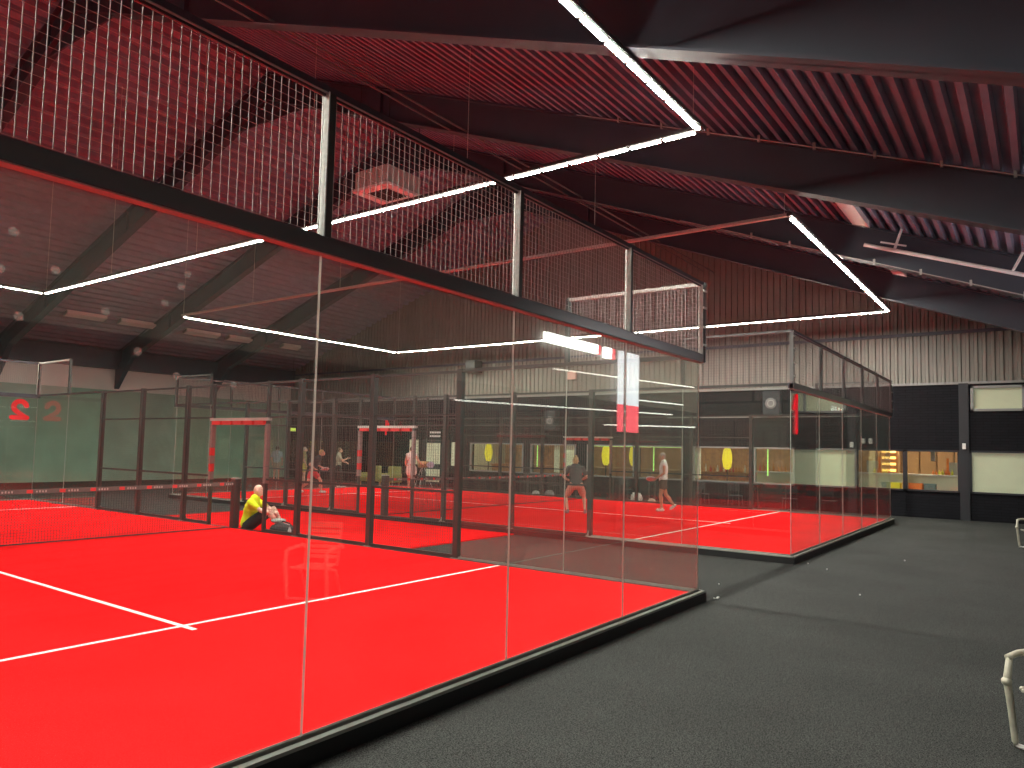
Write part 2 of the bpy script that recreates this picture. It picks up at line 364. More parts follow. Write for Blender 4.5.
# bar counter behind window 2
t = empty('bar_counter', (18.4, -.2, FLOOR), label='cream bar counter behind the clear right-hand window', cat='counter')
part('counter_body', MB().box(18.2, 18.7, -1.6, 1.1, FLOOR, 1.16), M_cream, t)
part('counter_top', MB().box(18.1, 18.85, -1.7, 1.15, 1.16, 1.21), M_white, t)
t = empty('bar_counter', (18.4, 4.6, FLOOR), label='cream bar counter cluttered with bottles behind the second window pair', cat='counter')
part('counter_body', MB().box(18.2, 18.7, 3.5, 5.2, FLOOR, 1.08), M_cream, t); part('counter_top', MB().box(18.1, 18.85, 3.4, 5.3, 1.08, 1.13), M_white, t)
t = empty('bar_counter', (18.4, 6.4, FLOOR), label='long wooden bar counter behind the window with the yellow lamp', cat='counter')
part('counter_body', MB().box(18.2, 18.7, 5.5, 17.6, FLOOR, 1.0), M_wood, t); part('counter_top', MB().box(18.1, 18.85, 5.4, 17.7, 1.0, 1.05), M_wood, t)
# back cupboards
for i, y in enumerate((-1.5, -.95, -.4, .15)):
    t = empty('cabinet', (21.4, y, 1.1), label='wooden wall cabinet behind the bar, number %s from the right window edge' % ('one', 'two', 'three', 'four')[i], cat='cabinet', group='bar wall cabinets')
    part('cabinet_body', MB().box(21.25, 21.58, y, y+.52, .95, 2.2), M_wood, t); part('cabinet_door', MB().box(21.22, 21.25, y+.03, y+.49, .98, 2.17), mat('cabinet_door_wood', (.60, .33, .15), .45), t)
labs = ['orange crate on the window sill under the mullion', 'yellow crate at the left end of the clear window', 'grey-green crate right of the orange one in the window']
for (y0, y1, m, l) in ((-.42, -.02, M_orange, 0), (.2, .62, M_yplas, 1), (-.78, -.45, mat('grey_crate', (.12, .2, .2), .5), 2)):
    t = empty('crate', (17.55, (y0+y1)/2, .72), label=labs[l], cat='crate')
    mb = MB().box(17.4, 17.7, y0, y1, .72, .74)
    for q in ((17.4, 17.42, y0, y1), (17.68, 17.7, y0, y1), (17.4, 17.7, y0, y0+.02), (17.4, 17.7, y1-.02, y1)): mb.box(*q, .74, .93)
    part('crate_body', mb, m, t); part('crate_rim', MB().box(17.39, 17.42, y0-.01, y1+.01, .91, .94), m, t)
tag(MB().box(17.36, 17.85, -1.6, 1.1, .66, .72).build('window_ledge', M_cream), 'low shelf behind the clear window holding coloured crates', 'shelf')
M_bottle = mat('amber_bottle', (.6, .25, .05), .25); M_bottle2 = mat('red_bottle', (.55, .06, .04), .3); M_cup = mat('white_cup', (.8, .78, .7), .4)
def bottle(x, y, z, h, m, lab, grp):
    o = MB().lathe((0, 0, 0), [(.001, 0), (.035, 0), (.037, h*.55), (.012, h*.72), (.012, h*.97), (.016, h*.97), (.016, h)], 10).build('bottle', m); o.location = (x, y, z)
    tag(o, lab, 'bottle', grp)
for k_ in range(10): cn, cm = random.choice([('amber', M_bottle), ('red', M_bottle2), ('white', M_cup)]); bottle(18.35+random.uniform(-.1, .15), 3.6+k_*.16, 1.13, random.uniform(.2, .36), cm, 'small %s bottle on the cluttered cream bar counter' % cn, '%s bottles on the cream counter' % cn)
for k_ in range(14): cn, cm = random.choice([('amber', M_bottle), ('red', M_bottle2), ('white', M_cup)]); bottle(18.35+random.uniform(-.1, .15), 5.6+k_*.12, 1.05, random.uniform(.16, .3), cm, 'small %s bottle on the long wooden bar counter' % cn, '%s bottles on the wooden counter' % cn)
for k_ in range(7): bottle(18.4+random.uniform(-.05, .05), -1.15+k_*.09, 1.21, random.uniform(.12, .2), random.choice([M_orange, M_yplas]), 'orange drink bottle on the cream counter behind the clear window', 'orange drinks on the counter')
# glowing back shelf left in window 2
t = empty('drinks_shelf', (19.5, 1.0, FLOOR), label='warmly lit drinks shelf at the left side of the clear window', cat='shelf')
part('shelf_body', MB().box(19.4, 19.7, .55, .6, FLOOR, 2.0).box(19.4, 19.7, 1.2, 1.25, FLOOR, 2.0).box(19.68, 19.7, .55, 1.25, FLOOR, 2.0), M_wood, t)
for z in (1.2, 1.42, 1.64, 1.86): part('shelf_board', MB().box(19.4, 19.7, .6, 1.2, z, z+.02), M_wood, t); part('shelf_light', MB().box(19.64, 19.66, .68, 1.12, z+.05, z+.13), M_gold, t)
tag(MB().box(17.9, 17.98, -.72, -.6, 1.65, 2.4).build('paper_roll', M_white), 'white roll hanging from the ceiling in the clear window', 'roll')
tag(MB().box(18.5, 18.54, -1.42, -1.05, 1.22, 1.62).build('menu_screen', mat('grey_screen', (.5, .48, .46), .4)), 'grey upright screen on the counter at the right edge of the clear window', 'screen')
tag(MB().box(18.5, 18.53, -1.05, -.98, 1.22, 1.75).build('display_frame', M_orange), 'narrow orange display frame beside the grey screen', 'frame')
# oval yellow lamps
for (y, l) in ((6.05, 'glowing yellow oval lamp right of the corner, behind the fourth window from the right pier'), (9.93, 'narrow glowing yellow oval lamp behind the red and white reflection'),
               (11.2, 'glowing yellow oval lamp behind the window left of the dark fence post'), (17.4, 'leftmost glowing yellow oval lamp, in a pale framed window')):
    t = empty('oval_lamp', (17.68, y, .9), label=l, cat='lamp', group='yellow oval lamps')
    part('lamp_shade', MB().lathe((17.68, y, 1.16), [(.07, 0), (.14, .09), (.18, .34), (.18, .48), (.14, .72), (.07, .82)], 20), M_yellow, t, smooth=True)
    part('lamp_base', MB().lathe((17.68, y, FLOOR), [(.14, 0), (.14, .03), (.02, .05), (.02, 1.27)], 14), M_post, t)
    part('lamp_cord', MB().tube([(17.68, y, 2.0), (17.68, y, 2.6)], .008, 6), M_post, t)
# green LED outline along cafe window band
tag(MB().box(XE-.03, XE-.01, 7.6, 11.7, 1.93, 1.95).build('light_strip', M_greenled), 'thin horizontal yellow-green light strip along the top of the middle windows', 'light strip')
for y, l in ((8.9, 'right'), (4.45, 'far right'), (14.45, 'left')):
    tag(MB().box(XE+.3, XE+.33, y, y+.035, 1.0, 1.93).build('light_strip', M_greenled), 'thin upright yellow-green light strip in the %s middle window' % l, 'light strip')
for y0, y1, l in ((12.35, 12.9, 'wide pale panel in the window left of the player in grey'), (13.2, 13.45, 'narrow pale panel beside the wide one'), (6.9, 7.1, 'pale upright panel at the left edge of the yellow lamp window')):
    tag(MB().box(XE+.1, XE+.14, y0, y1, .8, 1.95).build('panel', M_blind), l, 'panel')

# ------------------------------------------------------------------ small wall things
def speaker(y, z, lab):
    t = empty('speaker', (XE-.2, y, z), label=lab, cat='speaker', group='wall speakers')
    part('speaker_box', MB().box(XE-.38, XE-.02, y-.3, y+.3, z-.42, z+.42), M_dark, t, bevel=.03)
    part('speaker_cone', MB().lathe((XE-.385, y, z-.02), [(.20, 0), (.18, -.02), (.1, .0), (.05, -.01), (.01, -.015)], 20, 'X'), mat('cone_grey', (.16, .16, .16), .6), t, smooth=True)
    part('speaker_ring', MB().tube([(XE-.395, y+.11*math.cos(a*math.pi/8), z-.02+.11*math.sin(a*math.pi/8)) for a in range(17)], .018, 6, False), mat('ring_white', (.3, .3, .29), .5), t)
speaker(4.15, 3.55, 'black wall speaker with round cone left of the red numeral one')
speaker(13.4, 2.98, 'black wall speaker with pale round cone high above the player in grey')
for y, z, l in ((-1.6, 2.13, 'small white sensor on the dark pier between the right windows'), (1.02, 2.26, 'right small white box above the window gap'), (1.24, 2.26, 'left small white box above the window gap')):
    tag(MB().box(XE-.13, XE-.07 if y < 0 else XE-.0, y-.05, y+.05, z-.09, z+.09).build('wall_sensor', M_white, bevel=.015), l, 'sensor')
tag(MB().box(XE-.1, XE-.0, 1.06, 1.4, 1.75, 1.98).build('wall_box', M_dark), 'black box on the wall pier between cafe window and pale panel', 'box')

# ------------------------------------------------------------------ courts
def wire_panel(mb, o, u, v, W, H, step=.05, r=.0024):
    """welded mesh: o origin, u,v unit axes"""
    o, u, v = Vector(o), Vector(u), Vector(v); n = u.cross(v)
    k = 0
    while k*step <= W+1e-6: a = o+u*k*step; mb.beam(a, a+v*H, r*2, r*2, up=n); k += 1
    k = 0; r *= .62
    while k*step <= H+1e-6: a = o+v*k*step+n*r*1.5; mb.beam(a, a+u*W, r*2, r*2, up=n); k += 1
    return mb

NAMES = {2: 'near court', 1: 'farther court'}
def glass_panel(root, P0, P1, z0, z1, gap=.004, th=.012):
    """one pane between ground points P0,P1, faces glass, rim bright polished edge"""
    P0, P1 = Vector((*P0, 0)), Vector((*P1, 0)); d = (P1-P0).normalized(); n = Vector((-d.y, d.x, 0))*th/2
    a, b = P0+d*gap, P1-d*gap; mb = MB()
    V = [mb.bm.verts.new(p) for p in (a-n+Vector((0, 0, z0)), b-n+Vector((0, 0, z0)), b+n+Vector((0, 0, z0)), a+n+Vector((0, 0, z0)), a-n+Vector((0, 0, z1)), b-n+Vector((0, 0, z1)), b+n+Vector((0, 0, z1)), a+n+Vector((0, 0, z1)))]
    for q, m in (((0, 3, 2, 1), 1), ((4, 5, 6, 7), 1), ((0, 1, 5, 4), 0), ((1, 2, 6, 5), 1), ((2, 3, 7, 6), 0), ((3, 0, 4, 7), 1)):
        mb.mi = m; mb._q([V[i] for i in q])
    return part('glass_panel', mb, [M_glass, M_edge], root)

def end_wall(x0, y, inward, lab, court):
    """glass back wall 10 m long with black beam and mesh above; inward=+1 when court lies to +Y"""
    t = empty('glass_back_wall', (x0+5, y, 0), label=lab, cat='glass wall')
    s = inward; yo = y-s*.06
    for k_ in range(5): glass_panel(t, (x0+2*k_, y), (x0+2*k_+2, y), 0, 2.9)
    part('top_beam', MB().box(x0-.06, x0+10.06, min(yo, y+s*.03), max(yo, y+s*.03), 2.9, 3.0), M_black, t, bevel=.004)
    part('beam_underside', MB().box(x0-.05, x0+10.05, min(yo+s*.008, yo+s*.082), max(yo+s*.008, yo+s*.082), 2.894, 2.9), M_under, t)
    part('rail_underside', MB().box(x0-.05, x0+10.05, min(yo+s*.004, yo+s*.046), max(yo+s*.004, yo+s*.046), 3.890, 3.895), M_under, t)
    part('top_rail', MB().box(x0-.06, x0+10.06, min(yo, yo+s*.05), max(yo, yo+s*.05), 3.895, 3.935), M_black, t)
    part('bottom_channel', MB().box(x0-.06, x0+10.06, min(y-s*.035, y-s*.085), max(y-s*.035, y-s*.085), -.01, .012).box(x0-.03, x0+10.03, y-.012, y-.007, -.02, .03).box(x0-.03, x0+10.03, y+.007, y+.012, -.02, .03), M_channel, t)
    for k_ in range(6):
        x = x0+2*k_; p = part('mesh_post', MB().box(x-.025, x+.025, min(yo, yo+s*.05), max(yo, yo+s*.05), 3.0, 3.9), M_post, t)
        f = MB().box(x-.035, x-.026, min(yo-s*.005, yo+s*.06), max(yo-s*.005, yo+s*.06), 3.0, 3.9); sub('post_flange', f, M_galv if court == 2 else M_angle, p, t)
        if k_ in (0, 5):
            sub('corner_angle', MB().box(x-(.06 if k_ == 0 else -.026), x+(-.026 if k_ == 0 else .06), min(yo-s*.01, yo+s*.06), max(yo-s*.01, yo+s*.06), 2.9, 3.94), M_angle, p, t)
            bm_ = MB()
            for z in (3.12, 3.35, 3.6, 3.82): bm_.box(x-.045, x+.06, min(yo-s*.02, yo), max(yo-s*.02, yo), z-.012, z+.012)
            sub('bolt', bm_, M_galv, p, t)
    for k_ in range(5):
        o = (x0+2*k_+.05, yo+s*.03, 3.02); mb = MB(); wire_panel(mb, o, (1, 0, 0), (0, 0, 1), 1.9, .86, .05, .0019 if court == 2 else .0016)
        part('mesh_panel', mb, M_wire if court == 2 else M_wired, t)
        part('panel_frame', MB().box(o[0]-.01, o[0]+1.91, yo+s*.03-.01, yo+s*.03+.01, 3.875, 3.895).box(o[0]-.01, o[0]+1.91, yo+s*.03-.006, yo+s*.03+.006, 3.0, 3.012), M_black, t)
    return t

def side_fence(x, side, lab):
    """side of court: glass near both ends, mesh in the middle, opening at the net; side=+1 when outside lies to +X"""
    t = empty('court_side_fence', (x, 10, 0), label=lab, cat='fence')
    s = side
    for y0, y1 in ((0, 2), (2, 4), (16, 18), (18, 20)): glass_panel(t, (x, y0), (x, y1), 0, 2.95)
    for y0, y1 in ((0, 4), (16, 20)):
        part('bottom_channel', MB().box(x-.012, x-.007, y0, y1, -.02, .03).box(x+.007, x+.012, y0, y1, -.02, .03).box(min(x+s*.035, x+s*.085), max(x+s*.035, x+s*.085), y0-.05, y1, -.01, .012), M_channel, t)
        part('top_rail', MB().box(x-.03, x+.03, y0, y1, 2.95, 3.0), M_post, t)
    for a, b in ((0, 2), (18, 20)):
        part('upper_rail', MB().box(x-.02, x+.03, a, b, 3.89, 3.935), M_galv if x == 0 else M_angle, t)
        part('upper_post', MB().box(x-.03, x+.03, 1.97 if a == 0 else 17.97, 2.03 if a == 0 else 18.03, 3.0, 3.93), M_post, t)
        mb = MB(); wire_panel(mb, (x, a+.04, 3.02), (0, 1, 0), (0, 0, 1), 1.9, .86); part('upper_mesh', mb, M_wire if x == 0 else M_wired, t)
    for y in (4, 6, 8, 12, 14, 16):
        p = part('fence_post', MB().box(x-.045, x+.045, y-.048, y+.048, -.02, 3.0), M_post, t)
        sub('foot_plate', MB().box(x-.07, x+.07, y-.07, y+.07, -.0, .012).poly([(x+s*.04, y-.004, 0), (x+s*.14, y-.004, 0), (x+s*.04, y-.004, .12)], (0, .008, 0)), M_channel, p, t)
    for y in (9.03, 10.97):
        part('door_post', MB().box(x-.03, x+.03, y-.03, y+.03, -.02, 3.0 if y > 10 else 3.0), M_post, t)
    for a, b in ((4, 9.03), (10.97, 16)):
        for z, h in ((2.96, .04), (1.03, .04), (2.27, .03), (.03, .05)): part('fence_rail', MB().box(x-.02, x+.02, a, b, z-h/2, z+h/2), M_post, t)
    part('fence_rail', MB().box(x-.02, x+.02, 9.03, 10.97, 2.94, 2.98), M_post, t)
    segs = [(4.05, 5.95), (6.05, 7.95), (8.05, 9.0), (11.0, 11.95), (12.05, 13.95), (14.05, 15.95)]
    for a, b in segs:
        for z0, z1 in ((.05, 1.0), (1.05, 2.94)):
            mb = MB(); wire_panel(mb, (x, a, z0), (0, 1, 0), (0, 0, 1), b-a, z1-z0, .05, .0018); part('mesh_panel', mb, M_wired, t)
    mb = MB(); wire_panel(mb, (x, 9.05, 2.3), (0, 1, 0), (0, 0, 1), 1.9, .64, .05, .0018); part('mesh_panel', mb, M_wired, t)
    # padded opening
    part('opening_lintel', MB().box(x-.05, x+.05, 8.97, 11.03, 2.2, 2.26), M_galv, t)
    pad = MB()
    for k_ in range(5): pad.box(x-.055, x+.055, 9.12+k_*.38, 9.12+k_*.38+.3, 2.12, 2.2)
    part('lintel_padding', pad, M_redpad, t)
    for y in (9.03, 10.97):
        for k_ in range(7):
            z = .95+k_*.17
            part('post_padding', MB().box(x-.045, x+.045, y-.036, y+.036, z, z+.165), M_redpad if k_ in (1, 3) and y > 10 else mat('grey_padding', (.24, .20, .19), .6), t)
    return t

def numeral(n, x, y, z, face, lab, h=.62, mirror=False):
    """red numeral standing on a glass pane, readable from outside (face=-1: from -Y)"""
    t = empty('court_numeral', (x, y, z), label=lab, cat='numeral'); mb = MB(); w_ = .085
    if n == 1: w_ = .10; S = [[(0, 0), (0, h)], [(0, h), (-.13, h-.2)]]
    else:
        h *= .84; arc = [(.16*math.cos(a)*1.0, h-.16+.16*math.sin(a)) for a in [math.radians(q) for q in (170, 140, 110, 80, 50, 20, -10, -40)]]
        S = [arc+[(-.16, .05)], [(-.18, .055), (.19, .055)]]; w_ = .13
    for L_ in S:
        for (a, b), (c, d) in zip(L_, L_[1:]):
            mb.beam((x-face*a, y, z+b), (x-face*c, y, z+d), .03 if False else w_, .02, up=(0, 1, 0))
        for a, b in L_: mb.lathe((x-face*a, y-.01, z+b), [(w_/2, 0), (w_/2, .02)], 12, 'Y')
    part('digit', mb, M_red, t); return t

def net(x0, lab, group):
    t = empty('court_net', (x0+5, 10, 0), label=lab, cat='net', group=group)
    for x, s in ((x0+.02, 1), (x0+9.98, -1)):
        p = part('net_post', MB().box(x-.07, x+.07, 9.93, 10.07, 0, 1.0), M_post, t, bevel=.015)
        sub('post_cap', MB().box(x-.075, x+.075, 9.925, 10.075, 1.0, 1.02), M_channel, p, t)
    def zt(x): q = (x-x0-5)/5; return .90+.04*q*q
    n = 20; mb = MB(); rb = MB(); gb = MB()
    for k_ in range(n):
        a, b = x0+.1+9.8*k_/n, x0+.1+9.8*(k_+1)/n
        mb.hexa([(a, 9.985, zt(a)-.07), (b, 9.985, zt(b)-.07), (b, 10.015, zt(b)-.07), (a, 10.015, zt(a)-.07), (a, 9.985, zt(a)), (b, 9.985, zt(b)), (b, 10.015, zt(b)), (a, 10.015, zt(a))])
        c = (a+b)/2; z = zt(c)-.035
        for yy in (9.982, 10.016):
            rb.box(c-.045, c+.045, yy, yy+.002, z-.028, z+.028)
            for q in range(4): gb.box(c+.09+q*.045, c+.115+q*.045, yy, yy+.002, z-.018, z+.012+.006*(q % 2))
    part('net_band', mb, M_band, t); part('band_logo', rb, M_redpad, t); part('band_lettering', gb, mat('band_grey', (.38, .34, .32), .6), t)
    nm = MB(); k_ = 0; x = x0+.1
    while x < x0+9.9: nm.beam((x, 10, .02), (x, 10, zt(x)-.07), .0042, .0042); x += .045
    z = .02
    while z < .83: nm.beam((x0+.1, 10.002, z), (x0+9.9, 10.002, z), .0042, .0042); z += .045
    part('net_mesh', nm, M_net, t)
    part('net_bottom_cord', MB().beam((x0+.1, 10, .02), (x0+9.9, 10, .02), .02, .02), M_net, t)

def court(x0, n):
    nm = NAMES[n]
    struct(MB().box(x0-.085, x0+10.085, -.085, 20.085, FLOOR, -.012).build('floor_platform', M_kerb), 'black raised platform of the %s' % nm)
    struct(MB().box(x0+.09, x0+9.91, .02, 19.98, -.012, 0).build('floor_turf', M_turf), 'red artificial turf of the %s' % nm)
    struct(MB().box(x0+.014, x0+.09, .02, 19.98, -.012, .001).box(x0+9.91, x0+9.986, .02, 19.98, -.012, .001).build('trim_%d' % (10+n), M_strip))
    ln = MB().box(x0+.1, x0+9.9, 3.05, 3.10, 0, .003).box(x0+.1, x0+9.9, 16.9, 16.95, 0, .003).box(x0+4.975, x0+5.025, 2.86, 9.9, 0, .0035).box(x0+4.975, x0+5.025, 10.1, 17.14, 0, .0035)
    struct(ln.build('floor_line', M_line), 'white service lines of the %s' % nm)
    end_wall(x0, 0, 1, 'glass back wall with black beam and mesh on top, near end of the %s' % nm, n)
    end_wall(x0, 20, -1, 'glass back wall at the far end of the %s' % nm, n)
    side_fence(x0+10, 1, 'mesh side fence with glass ends, right side of the %s' % nm)
    side_fence(x0, -1, 'mesh side fence with glass ends, left side of the %s' % nm)
    net(x0, 'low net with dark printed band across the %s' % nm, 'padel nets')

court(-10.0, 2); court(4.14, 1)
numeral(1, 4.46, -.02, 2.16, -1, 'red numeral 1 on the near glass corner of the farther court')
numeral(2, -.42, 20.02, 2.27, 1, 'red numeral 2 seen mirrored on the far glass of the near court')
numeral(1, 13.68, 20.02, 2.28, 1, 'red numeral 1 on the far glass of the farther court')

# ------------------------------------------------------------------ suspended light frames
def light_frame(x0, x1, y0, y1, z, sides, lab):
    t = empty('suspended_lamp', ((x0+x1)/2, (y0+y1)/2, z), label=lab, cat='hanging lamp')
    for a, b in ((y0-.05, y0+.05), (y1-.05, y1+.05)): part('profile', MB().box(x0-.05, x1+.05, a, b, z, z+.05), M_profile, t)
    part('profile', MB().box(x0-.05, x0+.05, y0+.05, y1-.05, z, z+.05), M_profile if 'L' in sides else M_galv, t)
    part('profile', MB().box(x1-.05, x1+.05, y0+.05, y1-.05, z, z+.05), M_profile, t)
    def run(a, b, n):
        a, b = Vector(a), Vector(b); d = (b-a)/n; u = d.normalized()
        for k_ in range(n):
            p0, p1 = a+d*k_+u*.03, a+d*(k_+1)-u*.03; r = u.cross(Vector((0, 0, 1)))*.0325; mb = MB()
            mb.beam(p0+Vector((0, 0, .012)), p1+Vector((0, 0, .012)), .065, .028)
            mb.mi = 1; q = Vector((0, 0, -.004)); mb._q([mb.bm.verts.new(v+q) for v in (p0-r, p1-r, p1+r, p0+r)])
            part('led_tube', mb, [M_diff, M_led], t)
    zz = z-.025
    if 'N' in sides: run((x0+.05, y0, zz), (x1-.05, y0, zz), 20)
    if 'F' in sides: run((x0+.05, y1, zz), (x1-.05, y1, zz), 20)
    if 'R' in sides: run((x1, y0+.05, zz), (x1, y1-.05, zz), 40)
    if 'L' in sides: run((x0, y0+.05, zz), (x0, y1-.05, zz), 20)
    for x in (x0, x1):
        for y in [y0+q for q in (0.1, 4, 8, 12, 16, 19.9)]:
            part('suspension_wire', MB().tube([(x, y, z+.05), (x, y, zdeck(y))], .006, 5), M_galv, t)
light_frame(-10, 0, 0, 20, 5.97, 'NFRL', 'rectangular suspended frame of white light tubes over the near court')
light_frame(4.14, 14.14, 0, 20, 5.97, 'NFR', 'rectangular suspended frame of white light tubes over the farther court, one side unlit')

# ------------------------------------------------------------------ things under the roof
def roof_fix(x0, x1, y, lab, far=True):
    z = zdeck(y)-.06; sl = (-PF if far else PN)
    mb = MB(); dy = .16
    mb.hexa([(x0, y-dy, z-dy*sl-.07), (x1, y-dy, z-dy*sl-.07), (x1, y+dy, z+dy*sl-.07), (x0, y+dy, z+dy*sl-.07), (x0, y-dy, z-dy*sl+.06), (x1, y-dy, z-dy*sl+.06), (x1, y+dy, z+dy*sl+.06), (x0, y+dy, z+dy*sl+.06)])
    t = empty('ceiling_fixture', ((x0+x1)/2, y, z), label=lab, cat='ceiling fixture', group='switched-off ceiling fixtures')
    part('fixture_body', mb, M_fix, t)
    e = MB()
    for x in (x0, x1-.03): e.hexa([(x, y-dy*1.05, z-dy*sl-.08), (x+.03, y-dy*1.05, z-dy*sl-.08), (x+.03, y+dy*1.05, z+dy*sl-.08), (x, y+dy*1.05, z+dy*sl-.08), (x, y-dy, z-dy*sl+.07), (x+.03, y-dy, z-dy*sl+.07), (x+.03, y+dy, z+dy*sl+.07), (x, y+dy, z+dy*sl+.07)])
    part('end_cap', e, M_galv, t)
for (a, b), l in zip(((3.9, 5.45), (6.0, 7.65), (8.9, 10.6), (11.05, 12.7), (14.1, 15.2)), ('leftmost', 'second', 'third', 'fourth', 'rightmost')):
    roof_fix(a, b, 28.35, 'long pale switched-off fixture on the far roof slope, %s of the row' % l)
def near_fix(x0, x1, y, lab):
    roof_fix(x0, x1, y, lab, False)
near_fix(5.2, 7.0, -.62, 'pale switched-off fixture on the near roof slope, the nearer and larger one')
near_fix(10.6, 11.9, -.62, 'small pale switched-off fixture on the near roof slope near the gable')
# air-conditioning cassette hung under the ridge
def ac_unit():
    cx, cy, z = 3.15, 9.2, 7.78
    t = empty('air_conditioner', (cx, cy, z), label='boxy grey air conditioning cassette hung under the roof ridge', cat='air conditioner')
    part('housing', MB().box(cx-.55, cx+.55, cy-.55, cy+.55, z+.06, z+.50), mat("ac_grey", (.5, .5, .46), .5), t, bevel=.02)
    part('grille_frame', MB().box(cx-.6, cx+.6, cy-.6, cy-.36, z, z+.06).box(cx-.6, cx+.6, cy+.36, cy+.6, z, z+.06).box(cx-.6, cx-.36, cy-.36, cy+.36, z, z+.06).box(cx+.36, cx+.6, cy-.36, cy+.36, z, z+.06), M_fix, t)
    g = MB()
    for k_ in range(9): g.box(cx-.36, cx+.36, cy-.36+k_*.085, cy-.33+k_*.085, z+.02, z+.05)
    part('grille', g, M_post, t)
    part('hanger_rod', MB().tube([(cx-.5, cy-.5, z+.4), (cx-.5, cy-.5, zdeck(cy-.5))], .01, 6).tube([(cx+.5, cy+.5, z+.4), (cx+.5, cy+.5, zdeck(cy+.5))], .01, 6).tube([(cx-.5, cy+.5, z+.4), (cx-.5, cy+.5, zdeck(cy+.5))], .01, 6).tube([(cx+.5, cy-.5, z+.4), (cx+.5, cy-.5, zdeck(cy-.5))], .01, 6), M_post, t)
ac_unit()
# white pipe with hangers at the near slope
t = empty('heating_pipe', (7.2, -1.9, 5.65), label='white sloping pipe on hangers below the near roof slope', cat='pipe')
part('pipe_tube', MB().tube([(7.2, -.64, 6.11), (7.2, -4.4, 4.77)], .04, 10), M_fix, t, smooth=True)
part('pipe_hanger', MB().tube([(7.2, -1.2, 5.92), (7.2, -1.35, zdeck(-1.35)+.05)], .028, 6), M_fix, t)
part('hanger_arm', MB().beam((7.2, -.95, 6.12), (7.2, -1.42, 5.97), .03), M_fix, t)
part('pipe_hanger', MB().tube([(7.2, -3.16, 5.2), (7.2, -3.36, zdeck(-3.36)+.05)], .028, 6), M_fix, t)
# electric conduits clipped on rafters
for x in (2.72, 7.52):
    t = empty('conduit', (x-.16, -1, zraf(-1)), label='thin conduit clipped along the %s of the right-hand rafters' % ('nearer' if x < 4 else 'farther'), cat='conduit')
    ztop = DK if x < 4 else .06
    part('conduit_tube', MB().tube([(x-.17, -4.4, zraf(-4.4)+ztop-.05), (x-.17, 3.5, zraf(3.5)+ztop-.05)], .01, 6), M_wire, t)
    for k_ in range(9):
        y = -4.2+k_*.85; part('clip', MB().box(x-.19, x-.15, y-.02, y+.02, zraf(y)+ztop-.09, zraf(y)+ztop+.02), M_wire, t)

# ------------------------------------------------------------------ unseen glowing banners and signs of guessed shape, added for reflections in the glass
M_wl = mat('white_reflection_glow', (.9, .9, .95), .4, emit=(.86, .9, 1.0), es=4.0); M_rl = mat('red_reflection_glow', (.8, .05, .08), .4, emit=(1.0, .10, .14), es=4.5)
M_signglow = mat('cool_reflection_glow', (1, 1, 1), .4, emit=(1, 1, 1), es=14.0)
for x0, x1, l in ((6.16, 6.40, 'narrow'), (6.60, 7.18, 'wide')):
    t = empty('reflection_banner', ((x0+x1)/2, -4.5, FLOOR), label='%s upright banner glowing white above red, added by the near wall for reflections' % l, cat='banner', group='banners added for reflections')
    part('white_field', MB().box(x0, x1, -4.5, -4.46, 2.84, 4.1), M_wl, t); part('red_field', MB().box(x0, x1, -4.5, -4.46, 2.2, 2.84), M_rl, t)
    part('stand', MB().box(x0, x1, -4.52, -4.48, FLOOR, 2.2), M_dark, t)
t = empty('reflection_sign', (5, -4.5, 3.9), label='long white glowing sign with red ends added for reflections, high on the near wall', cat='sign')  # both signs are added, their glow only feeds reflections in the glass
part('sign_face', MB().box(3.12, 5.2, -4.55, -4.48, 3.90, 4.10), M_signglow, t); part('sign_end', MB().box(5.2, 5.33, -4.55, -4.48, 3.90, 4.10), M_rl, t)
t = empty('reflection_sign', (5.8, -4.5, 3.9), label='short white glowing sign added for reflections next to the long one on the near wall', cat='sign')
part('sign_face', MB().box(5.52, 5.84, -4.55, -4.48, 3.86, 4.10), M_signglow, t); part('sign_end', MB().box(5.84, 6.0, -4.55, -4.48, 3.86, 4.10), M_rl, t)
